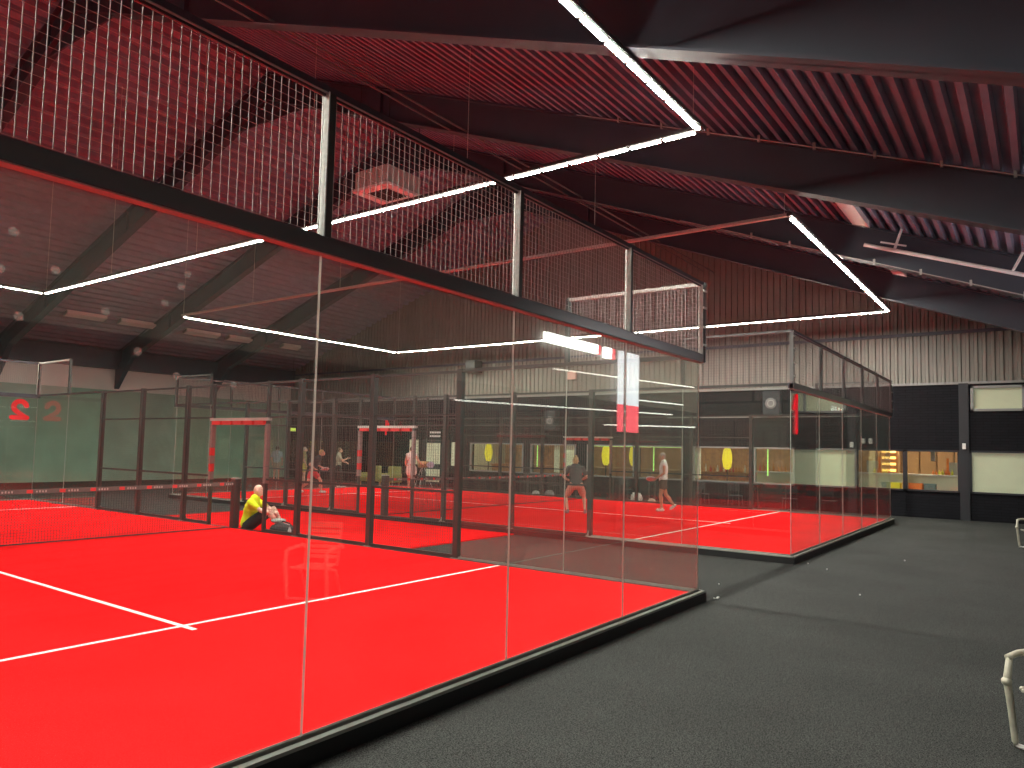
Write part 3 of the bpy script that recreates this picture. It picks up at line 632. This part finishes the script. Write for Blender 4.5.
# ------------------------------------------------------------------ people
def cap(mb, p, q, r0, r1, n=12):
    p, q = Vector(p), Vector(q); mb.tube([p, q], [r0, r1], n); mb.ball(p, r0, 10, 8); mb.ball(q, r1, 10, 8); return mb
def person(loc, rz, J, label, look, scale=1, group=None):
    """J: joints in body space (x right, y forward, z up); look: clothing dict"""
    t = empty('person', loc, rz, label=label, cat='person', group=group); t.scale = (scale,)*3
    V = {k_: Vector(v) for k_, v in J.items() if k_ != 'curl'}
    skin = mat('skin_'+look.get('skin', 'fair'), {'fair': (.66, .36, .26), 'tan': (.50, .26, .16), 'pale': (.72, .47, .38)}[look.get('skin', 'fair')], .5)
    pel, che, nek, hd = V['pelvis'], V['chest'], V['neck'], V['head']
    hip = {s: V['hip'+s] for s in 'LR'}; sh = {s: V['sh'+s] for s in 'LR'}
    def torso(mb, g, lo=0.0):
        fwd = (sh['R']-sh['L']).normalized()
        # stack of ellipsoids along the spine, wide across the shoulders
        ax = fwd; up = (nek-pel).normalized(); fr = up.cross(ax).normalized()
        rot = Matrix((ax, fr, up)).transposed()
        if rot.determinant() < 0: rot = Matrix((ax, -fr, up)).transposed()
        for k_ in range(9):
            f = lo+(1-lo)*k_/8; p = pel.lerp(che, f*1.6) if f < .625 else che.lerp(nek, (f-.625)/.375)
            wdt = [.165, .16, .150, .145, .150, .165, .18, .175, .13][k_]; dpt = [.115, .115, .11, .105, .11, .12, .12, .10, .07][k_]
            mb.ball(p, (wdt+g, dpt+g, .085+g), 14, 10, rot)
        for s in 'LR': cap(mb, che.lerp(nek, .75), sh[s], .065+g, .058+g)
    b = MB(); torso(b, 0)
    cap(b, nek-(hd-nek)*.25, hd, .058, .05)
    hq = Vector(J.get('face', (0, 1, 0))).normalized(); hr = hq.cross(Vector((0, 0, 1))).normalized(); hu = hr.cross(hq)
    hrot = Matrix((hr, hq, hu)).transposed()
    b.ball(hd, (.075, .095, .115), 16, 12, hrot); b.ball(hd+hq*.03-hu*.055, (.055, .065, .06), 12, 8, hrot)   # skull, jaw
    b.tube([hd+hq*.088+hu*.01, hd+hq*.118-hu*.025], [.010, .017], 8); b.ball(hd+hq*.108-hu*.028, .017, 8, 6)     # nose
    b.ball(hd+hq*.088-hu*.062, (.028, .014, .010), 8, 6, hrot)                                                  # mouth
    for s in (-1, 1):
        b.ball(hd+hr*s*.078-hu*.008, (.014, .026, .034), 8, 6, hrot)                                            # ears
        b.ball(hd+hr*s*.034+hq*.084+hu*.03, (.026, .012, .009), 8, 6, hrot)                                     # brow
    for s in 'LR':
        cap(b, sh[s], V['el'+s], .052, .040); cap(b, V['el'+s], V['wr'+s], .040, .026)
        w_, h_ = V['wr'+s], V['ha'+s]; d = (h_-w_).normalized(); sd = d.cross(Vector((0, 0, 1)));  sd = sd.normalized() if sd.length > .1 else Vector((1, 0, 0)); nr = sd.cross(d)
        palm = w_+d*.075; sgn = 1 if s == 'R' else -1
        pr = Matrix((sd, d, nr)).transposed(); b.ball(w_+d*.045, (.040, .052, .019), 12, 8, pr)
        curl = J.get('curl', .5)
        for i, (o, L_) in enumerate(((-.030, .060), (-.010, .074), (.011, .070), (.031, .055))):
            a = palm+sd*o; m1 = a+(d*(1-curl*.5)-nr*curl*.7).normalized()*L_*.5; m2 = m1+(d*(1-curl*1.6)-nr*curl*1.3).normalized()*L_*.5
            b.tube([palm-d*.02+sd*o, a, m1, m2], [.0115, .011, .0105, .009], 8)
        th = w_+d*.025-sd*.030*sgn
        b.tube([th, th+(d*.5-sd*sgn*.8-nr*.3).normalized()*.035, th+(d*.9-sd*sgn*.6-nr*.6).normalized()*.066], [.014, .0125, .010], 8)
        cap(b, hip[s], V['kn'+s], .088, .056, 14); cap(b, V['kn'+s], V['an'+s], .056, .036, 12)
        k_, a_ = V['kn'+s], V['an'+s]; cf = k_.lerp(a_, .3)-Vector((0, .018, 0)); b.ball(cf, (.05, .052, .10), 12, 8, (k_-a_).to_track_quat('Z', 'Y').to_matrix())
        cap(b, a_, V['to'+s]+Vector((0, 0, .01)), .034, .028)
    b.build('body', skin, t, smooth=True, remesh=.0085)
    e = MB()
    for s in (-1, 1): e.ball(hd+hr*s*.033+hq*.088+hu*.02, (.012, .007, .007), 8, 6, hrot)
    e.build('eyes', mat('eye_dark', (.05, .035, .03), .3), t, smooth=True)
    hair = look.get('hair')
    if hair:
        h = MB(); ln = look.get('hairlen', 'short')
        h.ball(hd-hq*.014+hu*.022, (.083, .097, .108), 14, 10, hrot)
        if ln == 'bun': h.ball(hd-hq*.05+hu*.125, .042, 10, 8); h.ball(hd-hq*.05-hu*.03, (.07, .06, .09), 12, 8, hrot)
        if ln == 'long': h.ball(hd-hq*.065-hu*.07, (.06, .04, .13), 12, 8, hrot)
        ho = h.build('hair', mat('hair_'+hair, {'blond': (.50, .36, .18), 'brown': (.10, .06, .035), 'grey': (.36, .31, .27), 'dark': (.03, .02, .015)}[hair], .8), t, smooth=True)
        # cut the face free: drop faces in front of the forehead line
        bm = bmesh.new(); bm.from_mesh(ho.data)
        cut = [f for f in bm.faces if (f.calc_center_median()-hd).dot(hq) > .035 and (f.calc_center_median()-hd).dot(hu) < .065 or ((f.calc_center_median()-hd).dot(hu) < -.04 and (f.calc_center_median()-hd).dot(hq) > -.03)]
        bmesh.ops.delete(bm, geom=cut, context='FACES'); bm.to_mesh(ho.data); bm.free()
    # clothes
    top = look['top']; c = MB(); torso(c, .016)
    if look.get('sleeve', 'short') == 'short':
        for s in 'LR': cap(c, sh[s], sh[s].lerp(V['el'+s], .62), .068, .062)
    elif look.get('sleeve') == 'long':
        for s in 'LR': cap(c, sh[s], V['el'+s], .068, .055); cap(c, V['el'+s], V['wr'+s], .055, .040)
    if look.get('hem'): 
        for s in 'LR': cap(c, pel+Vector((0, 0, .03)), hip[s]+Vector((0, 0, .05)), .125, .11)
    if look.get('dress'):
        for s in 'LR': cap(c, hip[s], hip[s].lerp(V['kn'+s], .45), .125, .135)
    c.build('shirt' if not look.get('dress') else 'dress', mat('cloth_'+top[0], top[1], .85), t, smooth=True, remesh=.011)
    if look.get('print'):
        q = MB(); fr = (sh['R']-sh['L']).normalized().cross((nek-pel).normalized())
        for (u_, v_) in ((-.08, .25), (.07, .32), (-.02, .42), (.1, .1), (-.1, .08), (.03, -.12), (-.09, -.15)):
            for sg in (-1, 1): q.ball(pel+(nek-pel)*(v_+.25)+(sh['R']-sh['L']).normalized()*u_+fr*sg*.125, (.018, .02, .022), 8, 6)
        q.build('dress_print', mat('print_red', (.6, .08, .08), .8), t, smooth=True)
    if look.get('bottom'):
        c = MB(); m = look['bottom']; full = look.get('trousers')
        for s in 'LR':
            cap(c, pel+Vector((0, 0, -.01)), hip[s], .13, .115)
            if full: cap(c, hip[s], V['kn'+s], .110, .078); cap(c, V['kn'+s], V['an'+s]+Vector((0, 0, .02)), .078, .06)
            else: c.tube([hip[s], hip[s].lerp(V['kn'+s], look.get('shortlen', .7))], [.112, .098], 14); c.ball(hip[s], .112, 12, 8)
        c.build('trousers' if full else 'shorts', mat('cloth_'+m[0], m[1], .85), t, smooth=True, remesh=.011)
    sc_ = look.get('shoe', ('white', (.75, .74, .70)))
    for s in 'LR':
        a_, to = V['an'+s], V['to'+s]; d = (to-a_); d.z = 0 if abs(d.z) < .09 else d.z; c = MB()
        if look.get('sock'): c.tube([a_+(V['kn'+s]-a_).normalized()*.10, a_], [.043, .043], 12)
        dn = d.normalized(); base = a_-Vector((0, 0, .045)) if abs(d.z) < .09 else a_-dn.cross(Vector((1, 0, 0)))*0
        c.tube([base-dn*.07, base-dn*.03, base+dn*.06, base+dn*.15, base+dn*.185], [.026, .042, .046, .040, .018], 12); cap(c, a_, base, .044, .046)
        c.build('shoe', mat('shoe_'+sc_[0], sc_[1], .6), t, smooth=True, remesh=.010)
    return t
def racket(p, d, n, lab, col):
    """padel racket: p grip end, d direction of the head, n face normal (world)"""
    p, d, n = Vector(p), Vector(d).normalized(), Vector(n).normalized(); s = d.cross(n).normalized(); n = s.cross(d)
    t = empty('padel_racket', p, label=lab, cat='racket')
    M = Matrix((s, d, n)).transposed().to_4x4()
    def tr(mb): bmesh.ops.transform(mb.bm, matrix=Matrix.Translation(p) @ M, verts=mb.bm.verts); return mb
    mb = MB(); R = []
    for z in (-.018, .018):
        R.append([mb.bm.verts.new((.13*math.cos(a), .32+.135*math.sin(a)*(1.0 if math.sin(a) > 0 else 1.15), z)) for a in [k_*math.pi/12 for k_ in range(24)]])
    mb._q(R[0][::-1]); mb._q(R[1])
    for k_ in range(24): mb._q([R[0][k_], R[0][(k_+1) % 24], R[1][(k_+1) % 24], R[1][k_]])
    part('racket_head', tr(mb), mat('racket_'+col[0], col[1], .4), t)
    h = MB()
    for i in range(-2, 3):
        for j in range(-2, 3):
            if i*i+j*j < 7:
                for z in (-.0195, .0185): h.lathe((i*.035, .33+j*.035, z), [(.006, 0), (.006, .001)], 8)
    part('face_holes', tr(h), M_dark, t)
    part('racket_bridge', tr(MB().tube([(-.07, .22, 0), (0, .13, 0)], .012, 8).tube([(.07, .22, 0), (0, .13, 0)], .012, 8)), mat('racket_'+col[0], col[1], .4), t)
    part('grip', tr(MB().tube([(0, -.02, 0), (0, .14, 0)], .016, 10)), M_dark, t)

def hand_at(loc, rz, h, d):
    """world point for a grip held in hand h of a body at loc turned by rz"""
    v = Vector(loc)+Matrix.Rotation(rz, 3, 'Z') @ Vector(h); return v-Vector(d).normalized()*.07
def stand(**k):
    J = dict(pelvis=(0, 0, .96), chest=(0, .0, 1.25), neck=(0, .0, 1.47), head=(0, .03, 1.63), hipL=(-.09, 0, .92), hipR=(.09, 0, .92), shL=(-.185, 0, 1.42), shR=(.185, 0, 1.42),
             elL=(-.25, -.03, 1.14), elR=(.25, -.03, 1.14), wrL=(-.24, .08, .92), wrR=(.24, .08, .92), haL=(-.24, .12, .82), haR=(.24, .12, .82),
             knL=(-.10, .03, .49), knR=(.10, .03, .49), anL=(-.11, 0, .085), anR=(.11, 0, .085), toL=(-.13, .17, .03), toR=(.13, .17, .03))
    J.update(k); return J
def face(deg): return math.radians(deg)
LEFTDIR = math.atan2(.58, -(-.81))                     # helper only
# walking man in white vest, right of the court (heads to picture left = direction (-.58,.81))
W1 = stand(pelvis=(0, 0, .93), chest=(0, -.01, 1.22), neck=(0, -.01, 1.44), head=(0, .04, 1.61), shL=(-.19, .02, 1.39), shR=(.19, -.02, 1.39), hipL=(-.09, 0, .90), hipR=(.09, 0, .90),
           elL=(-.25, .02, 1.13), elR=(.26, -.14, 1.13), wrL=(-.14, .20, 1.0), wrR=(.16, .02, .93), haL=(-.08, .27, .96), haR=(.10, .12, .90),
           knL=(-.10, .10, .50), knR=(.10, -.10, .49), anL=(-.10, .05, .085), anR=(.10, -.36, .155), toL=(-.12, .22, .03), toR=(.11, -.23, .045), curl=.8)
person((11.31, 5.69, 0), face(35.6), W1, 'man in white sleeveless top and dark shorts walking left with a racket', dict(hair='grey', top=('white', (.74, .76, .74)), sleeve='none', hem=True, bottom=('brownshort', (.07, .045, .03)), shoe=('white', (.78, .76, .72)), sock=False, skin='tan', shortlen=.62))
racket(hand_at((11.31, 5.69, 0), face(35.6), W1['haR'], (-.8, .9, .22)), (-.8, .9, .22), (.3, .45, 1), 'pale grey padel racket held low by the man in the white top', ('pale', (.55, .58, .62)))
# crouching player seen from behind
W2 = stand(pelvis=(0, -.12, .80), chest=(0, .0, 1.08), neck=(0, .10, 1.29), head=(0, .17, 1.45), shL=(-.19, .07, 1.25), shR=(.19, .07, 1.25), hipL=(-.10, -.12, .77), hipR=(.10, -.12, .77),
           elL=(-.33, .10, 1.0), elR=(.31, .12, 1.0), wrL=(-.24, .30, .92), wrR=(.20, .34, .92), haL=(-.18, .38, .92), haR=(.12, .42, .92),
           knL=(-.27, .10, .44), knR=(.24, .10, .44), anL=(-.22, -.06, .085), anR=(.26, -.06, .085), toL=(-.27, .10, .03), toR=(.30, .10, .03), curl=.8)
person((8.55, 7.05, 0), face(-54), W2, 'player with hair bun in grey shirt and beige shorts crouching with back turned', dict(hair='blond', hairlen='bun', top=('greytee', (.085, .095, .095)), bottom=('beigeshort', (.62, .30, .22)), shoe=('greyshoe', (.16, .15, .17)), sock=False, shortlen=.75))
# lunging player in dark shirt and red shorts, faces picture right
W3 = stand(pelvis=(0, -.05, .82), chest=(0, .06, 1.10), neck=(0, .16, 1.30), head=(0, .26, 1.45), shL=(-.19, .13, 1.26), shR=(.19, .11, 1.26), hipL=(-.09, -.05, .79), hipR=(.09, -.05, .79),
           elL=(-.28, .02, 1.02), elR=(.28, -.10, 1.03), wrL=(-.20, .24, .93), wrR=(.22, .10, .86), haL=(-.15, .32, .92), haR=(.18, .20, .84),
           knL=(-.14, .22, .46), knR=(.14, -.16, .40), anL=(-.14, .26, .085), anR=(.14, -.48, .11), toL=(-.14, .43, .03), toR=(.14, -.33, .03), curl=.8)
person((8.23, 17.95, 0), face(-140), W3, 'player in dark shirt and red shorts lunging in the far half of the farther court', dict(hair='blond', top=('navytee', (.035, .04, .05)), bottom=('redshort', (.60, .06, .07)), shoe=('white', (.78, .76, .72)), skin='fair', shortlen=.7))
racket(hand_at((8.23, 17.95, 0), face(-140), W3['haR'], (.55, -.75, .15)), (.55, -.75, .15), (.3, .1, .9), 'pale padel racket held by the lunging player in the dark shirt', ('silver', (.5, .5, .48)))
# player in white dress with racket held out to picture right
W4 = stand(elR=(.33, .0, 1.18), wrR=(.42, .16, 1.05), haR=(.46, .25, 1.03), curl=.85)
person((12.15, 16.92, 0), face(-75), W4, 'player in white dress with red print standing in the farther court by its net', dict(hair='brown', top=('whitedress', (.72, .66, .62)), dress=True, print=True, shoe=('white', (.78, .76, .72)), sleeve='none', shortlen=.6))
racket(hand_at((12.15, 16.92, 0), face(-75), W4['haR'], (.55, -.62, .05)), (.55, -.62, .05), (.8, .6, .1), 'bluish white padel racket held out by the player in the white dress', ('bluewhite', (.50, .54, .70)))
# bystander with arms forward, behind the farther court
W5 = stand(elL=(-.22, .10, 1.16), elR=(.22, .14, 1.18), wrL=(-.18, .34, 1.10), wrR=(.18, .38, 1.30), haL=(-.16, .42, 1.06), haR=(.18, .48, 1.32), knR=(.1, .12, .5), anR=(.11, .14, .085), toR=(.12, .30, .03))
person((12.7, 21.9, FLOOR), face(-130), W5, 'bystander in beige shirt and dark trousers with arms stretched forward', dict(hair='brown', top=('beigeshirt', (.42, .36, .27)), sleeve='short', bottom=('darktrouser', (.025, .022, .022)), trousers=True, shoe=('white', (.78, .76, .72))))
person((13.3, 27.2, FLOOR), face(-50), stand(), 'bystander in light blue shirt and beige shorts at the far end of the hall', dict(hair='brown', top=('bluetee', (.42, .52, .56)), bottom=('sandshort', (.42, .33, .24)), shoe=('greyshoe', (.16, .15, .17))))
person((12.6, 24.2, FLOOR), face(-120), stand(), 'bystander in olive shirt and yellow shorts behind the farther court', dict(hair='grey', top=('olivetee', (.30, .26, .12)), bottom=('yellowshort', (.55, .45, .08)), shoe=('greyshoe', (.16, .15, .17))))
# man in yellow sitting in the opening, back to the net post, looks toward -Y and +X
W6 = dict(pelvis=(0, 0, .13), chest=(0, .06, .40), neck=(0, .13, .62), head=(0, .19, .78), hipL=(-.10, .05, .12), hipR=(.10, .05, .12), shL=(-.20, .11, .56), shR=(.20, .11, .56),
          elL=(-.27, .34, .42), elR=(.27, .34, .42), wrL=(-.16, .50, .36), wrR=(.16, .50, .36), haL=(-.08, .54, .36), haR=(.08, .54, .36),
          knL=(-.15, .45, .42), knR=(.15, .45, .42), anL=(-.13, .66, .085), anR=(.13, .66, .085), toL=(-.14, .84, .03), toR=(.14, .84, .03), curl=.6)
person((.36, 10.12, -.1), face(-142), W6, 'bald man in bright yellow shirt sitting on the ground against the net post', dict(hair=None, top=('neonyellow', (.66, .88, .01)), bottom=('blackshort', (.015, .015, .017)), shoe=('greyshoe', (.16, .15, .17)), skin='pale', shortlen=.75), 1.08)
# guest sitting behind the cafe window
W7 = dict(W6); W7 = {k_: (v if k_ == 'curl' else (v[0], v[1]*1.0, v[2]+.5)) for k_, v in W6.items()}
W7.update(anL=(-.13, .50, .085), anR=(.13, .50, .085), toL=(-.14, .68, .03), toR=(.14, .68, .03), knL=(-.15, .48, .52), knR=(.15, .48, .52), hipL=(-.10, .05, .52), hipR=(.10, .05, .52), pelvis=(0, 0, .56))
person((17.95, 2.2, FLOOR), face(10), W7, 'cafe guest in grey shirt sitting on a stool behind the window', dict(hair='dark', top=('greyshirt', (.30, .31, .32)), bottom=('darktrouser', (.025, .022, .022)), trousers=True, shoe=('greyshoe', (.16, .15, .17))))
tag(MB().lathe((17.95, 2.2, FLOOR), [(.17, 0), (.17, .02), (.03, .03), (.03, .42), (.19, .44), (.19, .48)], 16).build('bar_stool', M_post), 'dark round stool under the cafe guest in grey', 'stool')
# ------------------------------------------------------------------ props
struct(MB().box(.087, 4.053, 5.85, 14.3, FLOOR, FLOOR+.02).build('floor_link', M_turf), 'red turf strip between the two courts')
# bag in front of the seated man
def bag(loc, rz, L, W, H, lab, col, strap=(.03, .03, .03), extra=None):
    t = empty('sports_bag', loc, rz, label=lab, cat='bag')
    mb = MB().ball((0, 0, H*.5), (L/2, W/2, H*.52), 18, 12); mb.box(-L*.38, L*.38, -W*.40, W*.40, 0, H*.45)
    mb.build('bag_body', mat('bag_'+col[0], col[1], .75), t, smooth=True, remesh=.02)
    MB().tube([(-L*.42, -W*.25, H*.6), (-L*.2, -W*.2, H*1.0), (0, -W*.1, H*1.12), (L*.2, -W*.2, H*1.0), (L*.42, -W*.25, H*.6)], .014, 8).build('strap', mat('bag_strap', strap, .8), t, smooth=True)
    MB().tube([(-L*.36, 0, H*.93), (0, 0, H*1.03), (L*.36, 0, H*.93)], .008, 6).build('zip', M_galv, t)
    MB().box(-L*.22, L*.22, -W*.53, -W*.47, H*.2, H*.6).build('front_pocket', mat('bag_pocket_'+col[0], [min(1, c*2.2+.02) for c in col[1]], .7), t, bevel=.01)
    if extra: extra(t)
    return t
bag((.30, 8.85, -.1), face(95), .62, .34, .26, 'black sports bag on the turf in front of the seated man in yellow', ('black', (.02, .022, .025)))
o = MB().ball((0, 0, 0), (.17, .10, .045), 12, 8).build('towel', mat('towel_grey', (.46, .56, .52), .9), None, smooth=True); o.location = (.32, 9.0, .20); tag(o, 'folded pale grey-green towel on the black bag beside the seated man', 'towel')
o = MB().lathe((0, 0, 0), [(.001, 0), (.035, 0), (.037, .16), (.015, .2), (.015, .23)], 12).build('water_bottle', mat('bottle_clear', (.55, .56, .55), .2)); o.location = (.16, 8.42, -.1); tag(o, 'small clear water bottle at the end of the black bag', 'bottle')
# bags along the farther court's right side
bag((14.75, 8.3, FLOOR), face(80), .5, .26, .42, 'white round racket bag leaning behind the farther court, left of the man in white', ('white', (.62, .62, .60)))
bag((14.85, 7.75, FLOOR), face(70), .36, .22, .22, 'small beige bag beside the white racket bag', ('beige', (.50, .42, .34)))
bag((14.7, 12.0, FLOOR), face(90), .42, .28, .3, 'grey bag in the aisle left of the crouching player', ('grey', (.26, .26, .26)))
bag((14.8, 12.7, FLOOR), face(80), .36, .28, .25, 'white and black bag next to the grey bag in the aisle', ('mixed', (.42, .42, .40)))
# high table with bottles and bench along the aisle
def table(loc, L, W, H, lab):
    t = empty('table', loc, 0, label=lab, cat='table'); x, y, z = loc
    part('tabletop', MB().box(x-W/2, x+W/2, y-L/2, y+L/2, z+H-.04, z+H), M_dark, t, bevel=.005)
    for sx in (-1, 1):
        for sy in (-1, 1): part('leg', MB().box(x+sx*(W/2-.05)-.025, x+sx*(W/2-.05)+.025, y+sy*(L/2-.15)-.025, y+sy*(L/2-.15)+.025, z, z+H-.04), M_post, t)
table((16.3, 5.6, FLOOR), 2.4, .7, .86, 'dark table in the aisle below the yellow lamp window')
table((16.3, 13.0, FLOOR), 3.0, .6, .86, 'long dark table in the aisle left of the crouching player')
table((16.3, 9.2, FLOOR), 1.8, .6, .86, 'dark table in the aisle between the two other tables')
def chair(x, y, rz, lab, grp):
    t = empty('cafe_chair', (x, y, FLOOR), rz, label=lab, cat='chair', group=grp)
    MB().box(-.2, .2, -.2, .2, .43, .46).build('seat', M_dark, t, bevel=.01); MB().box(-.2, .2, -.215, -.195, .62, .85).build('backrest', M_dark, t, bevel=.008)
    for sx in (-1, 1):
        for sy in (-1, 1): MB().tube([(sx*.17, sy*.17, .43), (sx*.2, sy*.21, 0)], .012, 8).build('leg', M_post, t)
        MB().tube([(sx*.17, -.18, .44), (sx*.17, -.21, .84)], .011, 8).build('back_post', M_post, t)
for x, y, r, l in ((15.6, 5.0, -90, 'dark cafe chair at the right end of the table below the yellow lamp'), (15.6, 6.2, -90, 'dark cafe chair at the left end of the table below the yellow lamp'), (15.6, 3.2, -60, 'dark cafe chair standing alone right of the yellow lamp window'),
                   (15.6, 2.0, -90, 'dark cafe chair in front of the pale blind window'), (15.65, 9.2, -90, 'dark cafe chair at the middle aisle table'), (15.65, 12.4, -90, 'dark cafe chair at the long aisle table')):
    chair(x, y, math.radians(r), l, 'cafe chairs in the aisle')
# ball basket on a tripod and low wooden seats near the far door
t = empty('ball_stand', (15.0, 19.0, FLOOR), label='brown basket on a three-legged stand near the far door', cat='stand')
part('basket', MB().lathe((15.0, 19.0, .95+FLOOR), [(.20, 0), (.26, .28), (.24, .28), (.18, .03)], 16), M_wood, t, smooth=True)
for a in (90, 210, 330): part('leg', MB().tube([(15.0+.06*math.cos(math.radians(a)), 19.0+.06*math.sin(math.radians(a)), .97+FLOOR), (15.0+.5*math.cos(math.radians(a)), 19.0+.5*math.sin(math.radians(a)), FLOOR)], .016, 8), M_galv, t)
for y, l in ((22.2, 'left olive armchair against the end wall near the basket stand'), (20.9, 'right olive armchair against the end wall near the basket stand')):
    t = empty('armchair', (14.9, y, FLOOR), label=l, cat='armchair', group='olive armchairs'); m = mat('olive_cloth', (.26, .24, .09), .85)
    part('seat', MB().box(14.5, 15.2, y-.35, y+.35, FLOOR+.22, FLOOR+.42), m, t, bevel=.04); part('backrest', MB().box(15.05, 15.25, y-.35, y+.35, FLOOR+.35, FLOOR+.95), m, t, bevel=.05)
    for s in (-1, 1):
        part('armrest', MB().box(14.5, 15.2, y+s*.38-.06, y+s*.38+.06, FLOOR+.22, FLOOR+.62), m, t, bevel=.03)
        for xx in (14.55, 15.15): part('leg', MB().tube([(xx, y+s*.3, FLOOR), (xx, y+s*.3, FLOOR+.23)], .02, 8), M_wood, t)
# floodlight and pink box seen high through the glass
t = empty('projector', (16.6, 17.6, 5.35), label='small box-shaped lamp high on the gable cladding above the fence', cat='lamp')
part('projector_body', MB().box(16.5, 17.05, 17.4, 17.95, 5.2, 5.75), M_post, t); part('projector_lens', MB().lathe((16.48, 17.62, 5.3), [(.07, 0), (.07, .03), (.03, .04)], 14, 'X'), M_white, t)
tag(MB().box(16.95, 17.08, 12.3, 12.75, 4.72, 5.05).build('wall_box', mat('pink_box', (.62, .38, .32), .6)), 'small reddish box on the ribbed cladding seen through the glass', 'box')
# folding garden chairs at the right edge
def folding_chair(loc, rz, lab, zs=.88):
    t = empty('folding_chair', loc, rz, label=lab, cat='chair', group='beige folding chairs by the near wall'); t.scale = (1, 1, zs); P = M_beigeplas
    for sx in (-1, 1):
        x = sx*.25
        MB().tube([(x, .30, .66), (x, .20, .68), (x, -.22, .68), (x, -.27, .645)], .022, 10).build('armrest', P, t, smooth=True)
        MB().tube([(x, .28, .66), (x, .31, .5), (x, .27, .27), (x, .24, .05), (x, .22, .0)], [.020, .024, .022, .020, .020], 10).ball((x, .315, .49), .032, 10, 8).build('front_leg', P, t, smooth=True)
        MB().tube([(x*.9, -.30, .0), (x*.9, -.10, .35), (x*.9, .20, .43)], .018, 10).build('rear_leg', P, t, smooth=True)
        MB().tube([(x*.84, -.18, .40), (x*.84, -.30, .98)], .018, 10).build('back_frame', P, t, smooth=True)
    s = MB()
    for k_ in range(7): s.box(-.21, .21, -.18+k_*.062, -.135+k_*.062, .415, .435)
    s.build('seat', P, t, bevel=.005)
    s = MB()
    for k_ in range(7):
        z = .50+k_*.07; y = -.18-.12*(z-.40)/.58; s.box(-.20, .20, y-.01, y+.01, z, z+.045)
    s.build('backrest', P, t, bevel=.005)
    MB().tube([(-.22, -.30, .985), (.22, -.30, .985)], .018, 10).build('top_bar', P, t, smooth=True)
    MB().tube([(-.25, .225, .02), (.25, .225, .02)], .016, 8).build('stretcher', M_white, t, smooth=True)
folding_chair((-2.95, -3.735, FLOOR), math.radians(60), 'nearest beige folding chair, cut off by the lower right edge')
folding_chair((10.2, -3.45, FLOOR), math.radians(60), 'farther beige folding chair at the right edge before the end wall')
# scraps on the carpet
for i, (x, y, l) in enumerate(((.32, -.12, 'crumpled white tissue at the kerb corner of the near court'), (1.35, .2, 'white paper scrap between the two court corners'), (4.35, -.22, 'tiny white scrap at the kerb corner of the farther court'), (3.9, -.65, 'white scrap on the carpet in front of the farther court'), (6.0, -1.5, 'white scrap on the open carpet before the end wall'), (1.9, -1.55, 'lone white scrap in the middle of the carpet'))):
    mb = MB()
    for k_ in range(4 if i == 0 else 1): mb.ball((k_*.035-.03, random.uniform(-.02, .02), .008), (.022 if i == 0 else .012, .016 if i == 0 else .012, .009), 6, 5)
    o = mb.build('paper_scrap', M_white); o.location = (x, y, FLOOR); tag(o, l, 'paper scrap')
# ball marks on the glass
GW = [o for o in bpy.data.objects if o.name.startswith('glass_back_wall') and o.get('label', '').endswith('near end of the near court')][0]
M_mark = glass_mat('ball_mark_dust', (.97, .97, .97), .0, .16, (.8, .8, .76))
for x, z in ((-7.66, 2.45), (-7.45, 2.49), (-7.62, 2.62), (-7.58, 2.26), (-7.23, 2.34), (-6.87, 2.53), (-6.84, 2.60), (-6.95, 2.43), (-7.07, 2.17), (-6.87, 2.07), (-6.55, 2.05)):
    part('ball_mark', MB().lathe((x, -.0075, z), [(.001, 0), (.018, 0), (.020, .0005)], 14, 'Y'), M_mark, GW)

# thin glowing strips added on the near wall to put streaks in the back glass
M_strip2 = mat('wall_strip_glow', (1, 1, 1), .4, emit=(1, 1, .95), es=5)
for x0, z0_, x1, z1_, l in ((3.54, 3.40, 10.9, 3.62, 'uppermost'), (6.96, 3.01, 10.1, 3.07, 'second highest'), (.52, 2.55, 9.37, 2.76, 'third highest'), (5.7, 2.34, 10.96, 2.48, 'lowest')):
    t = empty('light_strip', ((x0+x1)/2, -4.55, (z0_+z1_)/2), label='thin white glowing strip added for reflections on the near wall, the %s of four' % l, cat='light strip', group='strips added for reflections')
    part('strip_tube', MB().beam((x0, -4.57, z0_), (x1, -4.57, z1_), .024), M_strip2, t)
    part('strip_rail', MB().beam((x0-.02, -4.60, z0_), (x1+.02, -4.60, z1_), .05, .03), M_white, t)
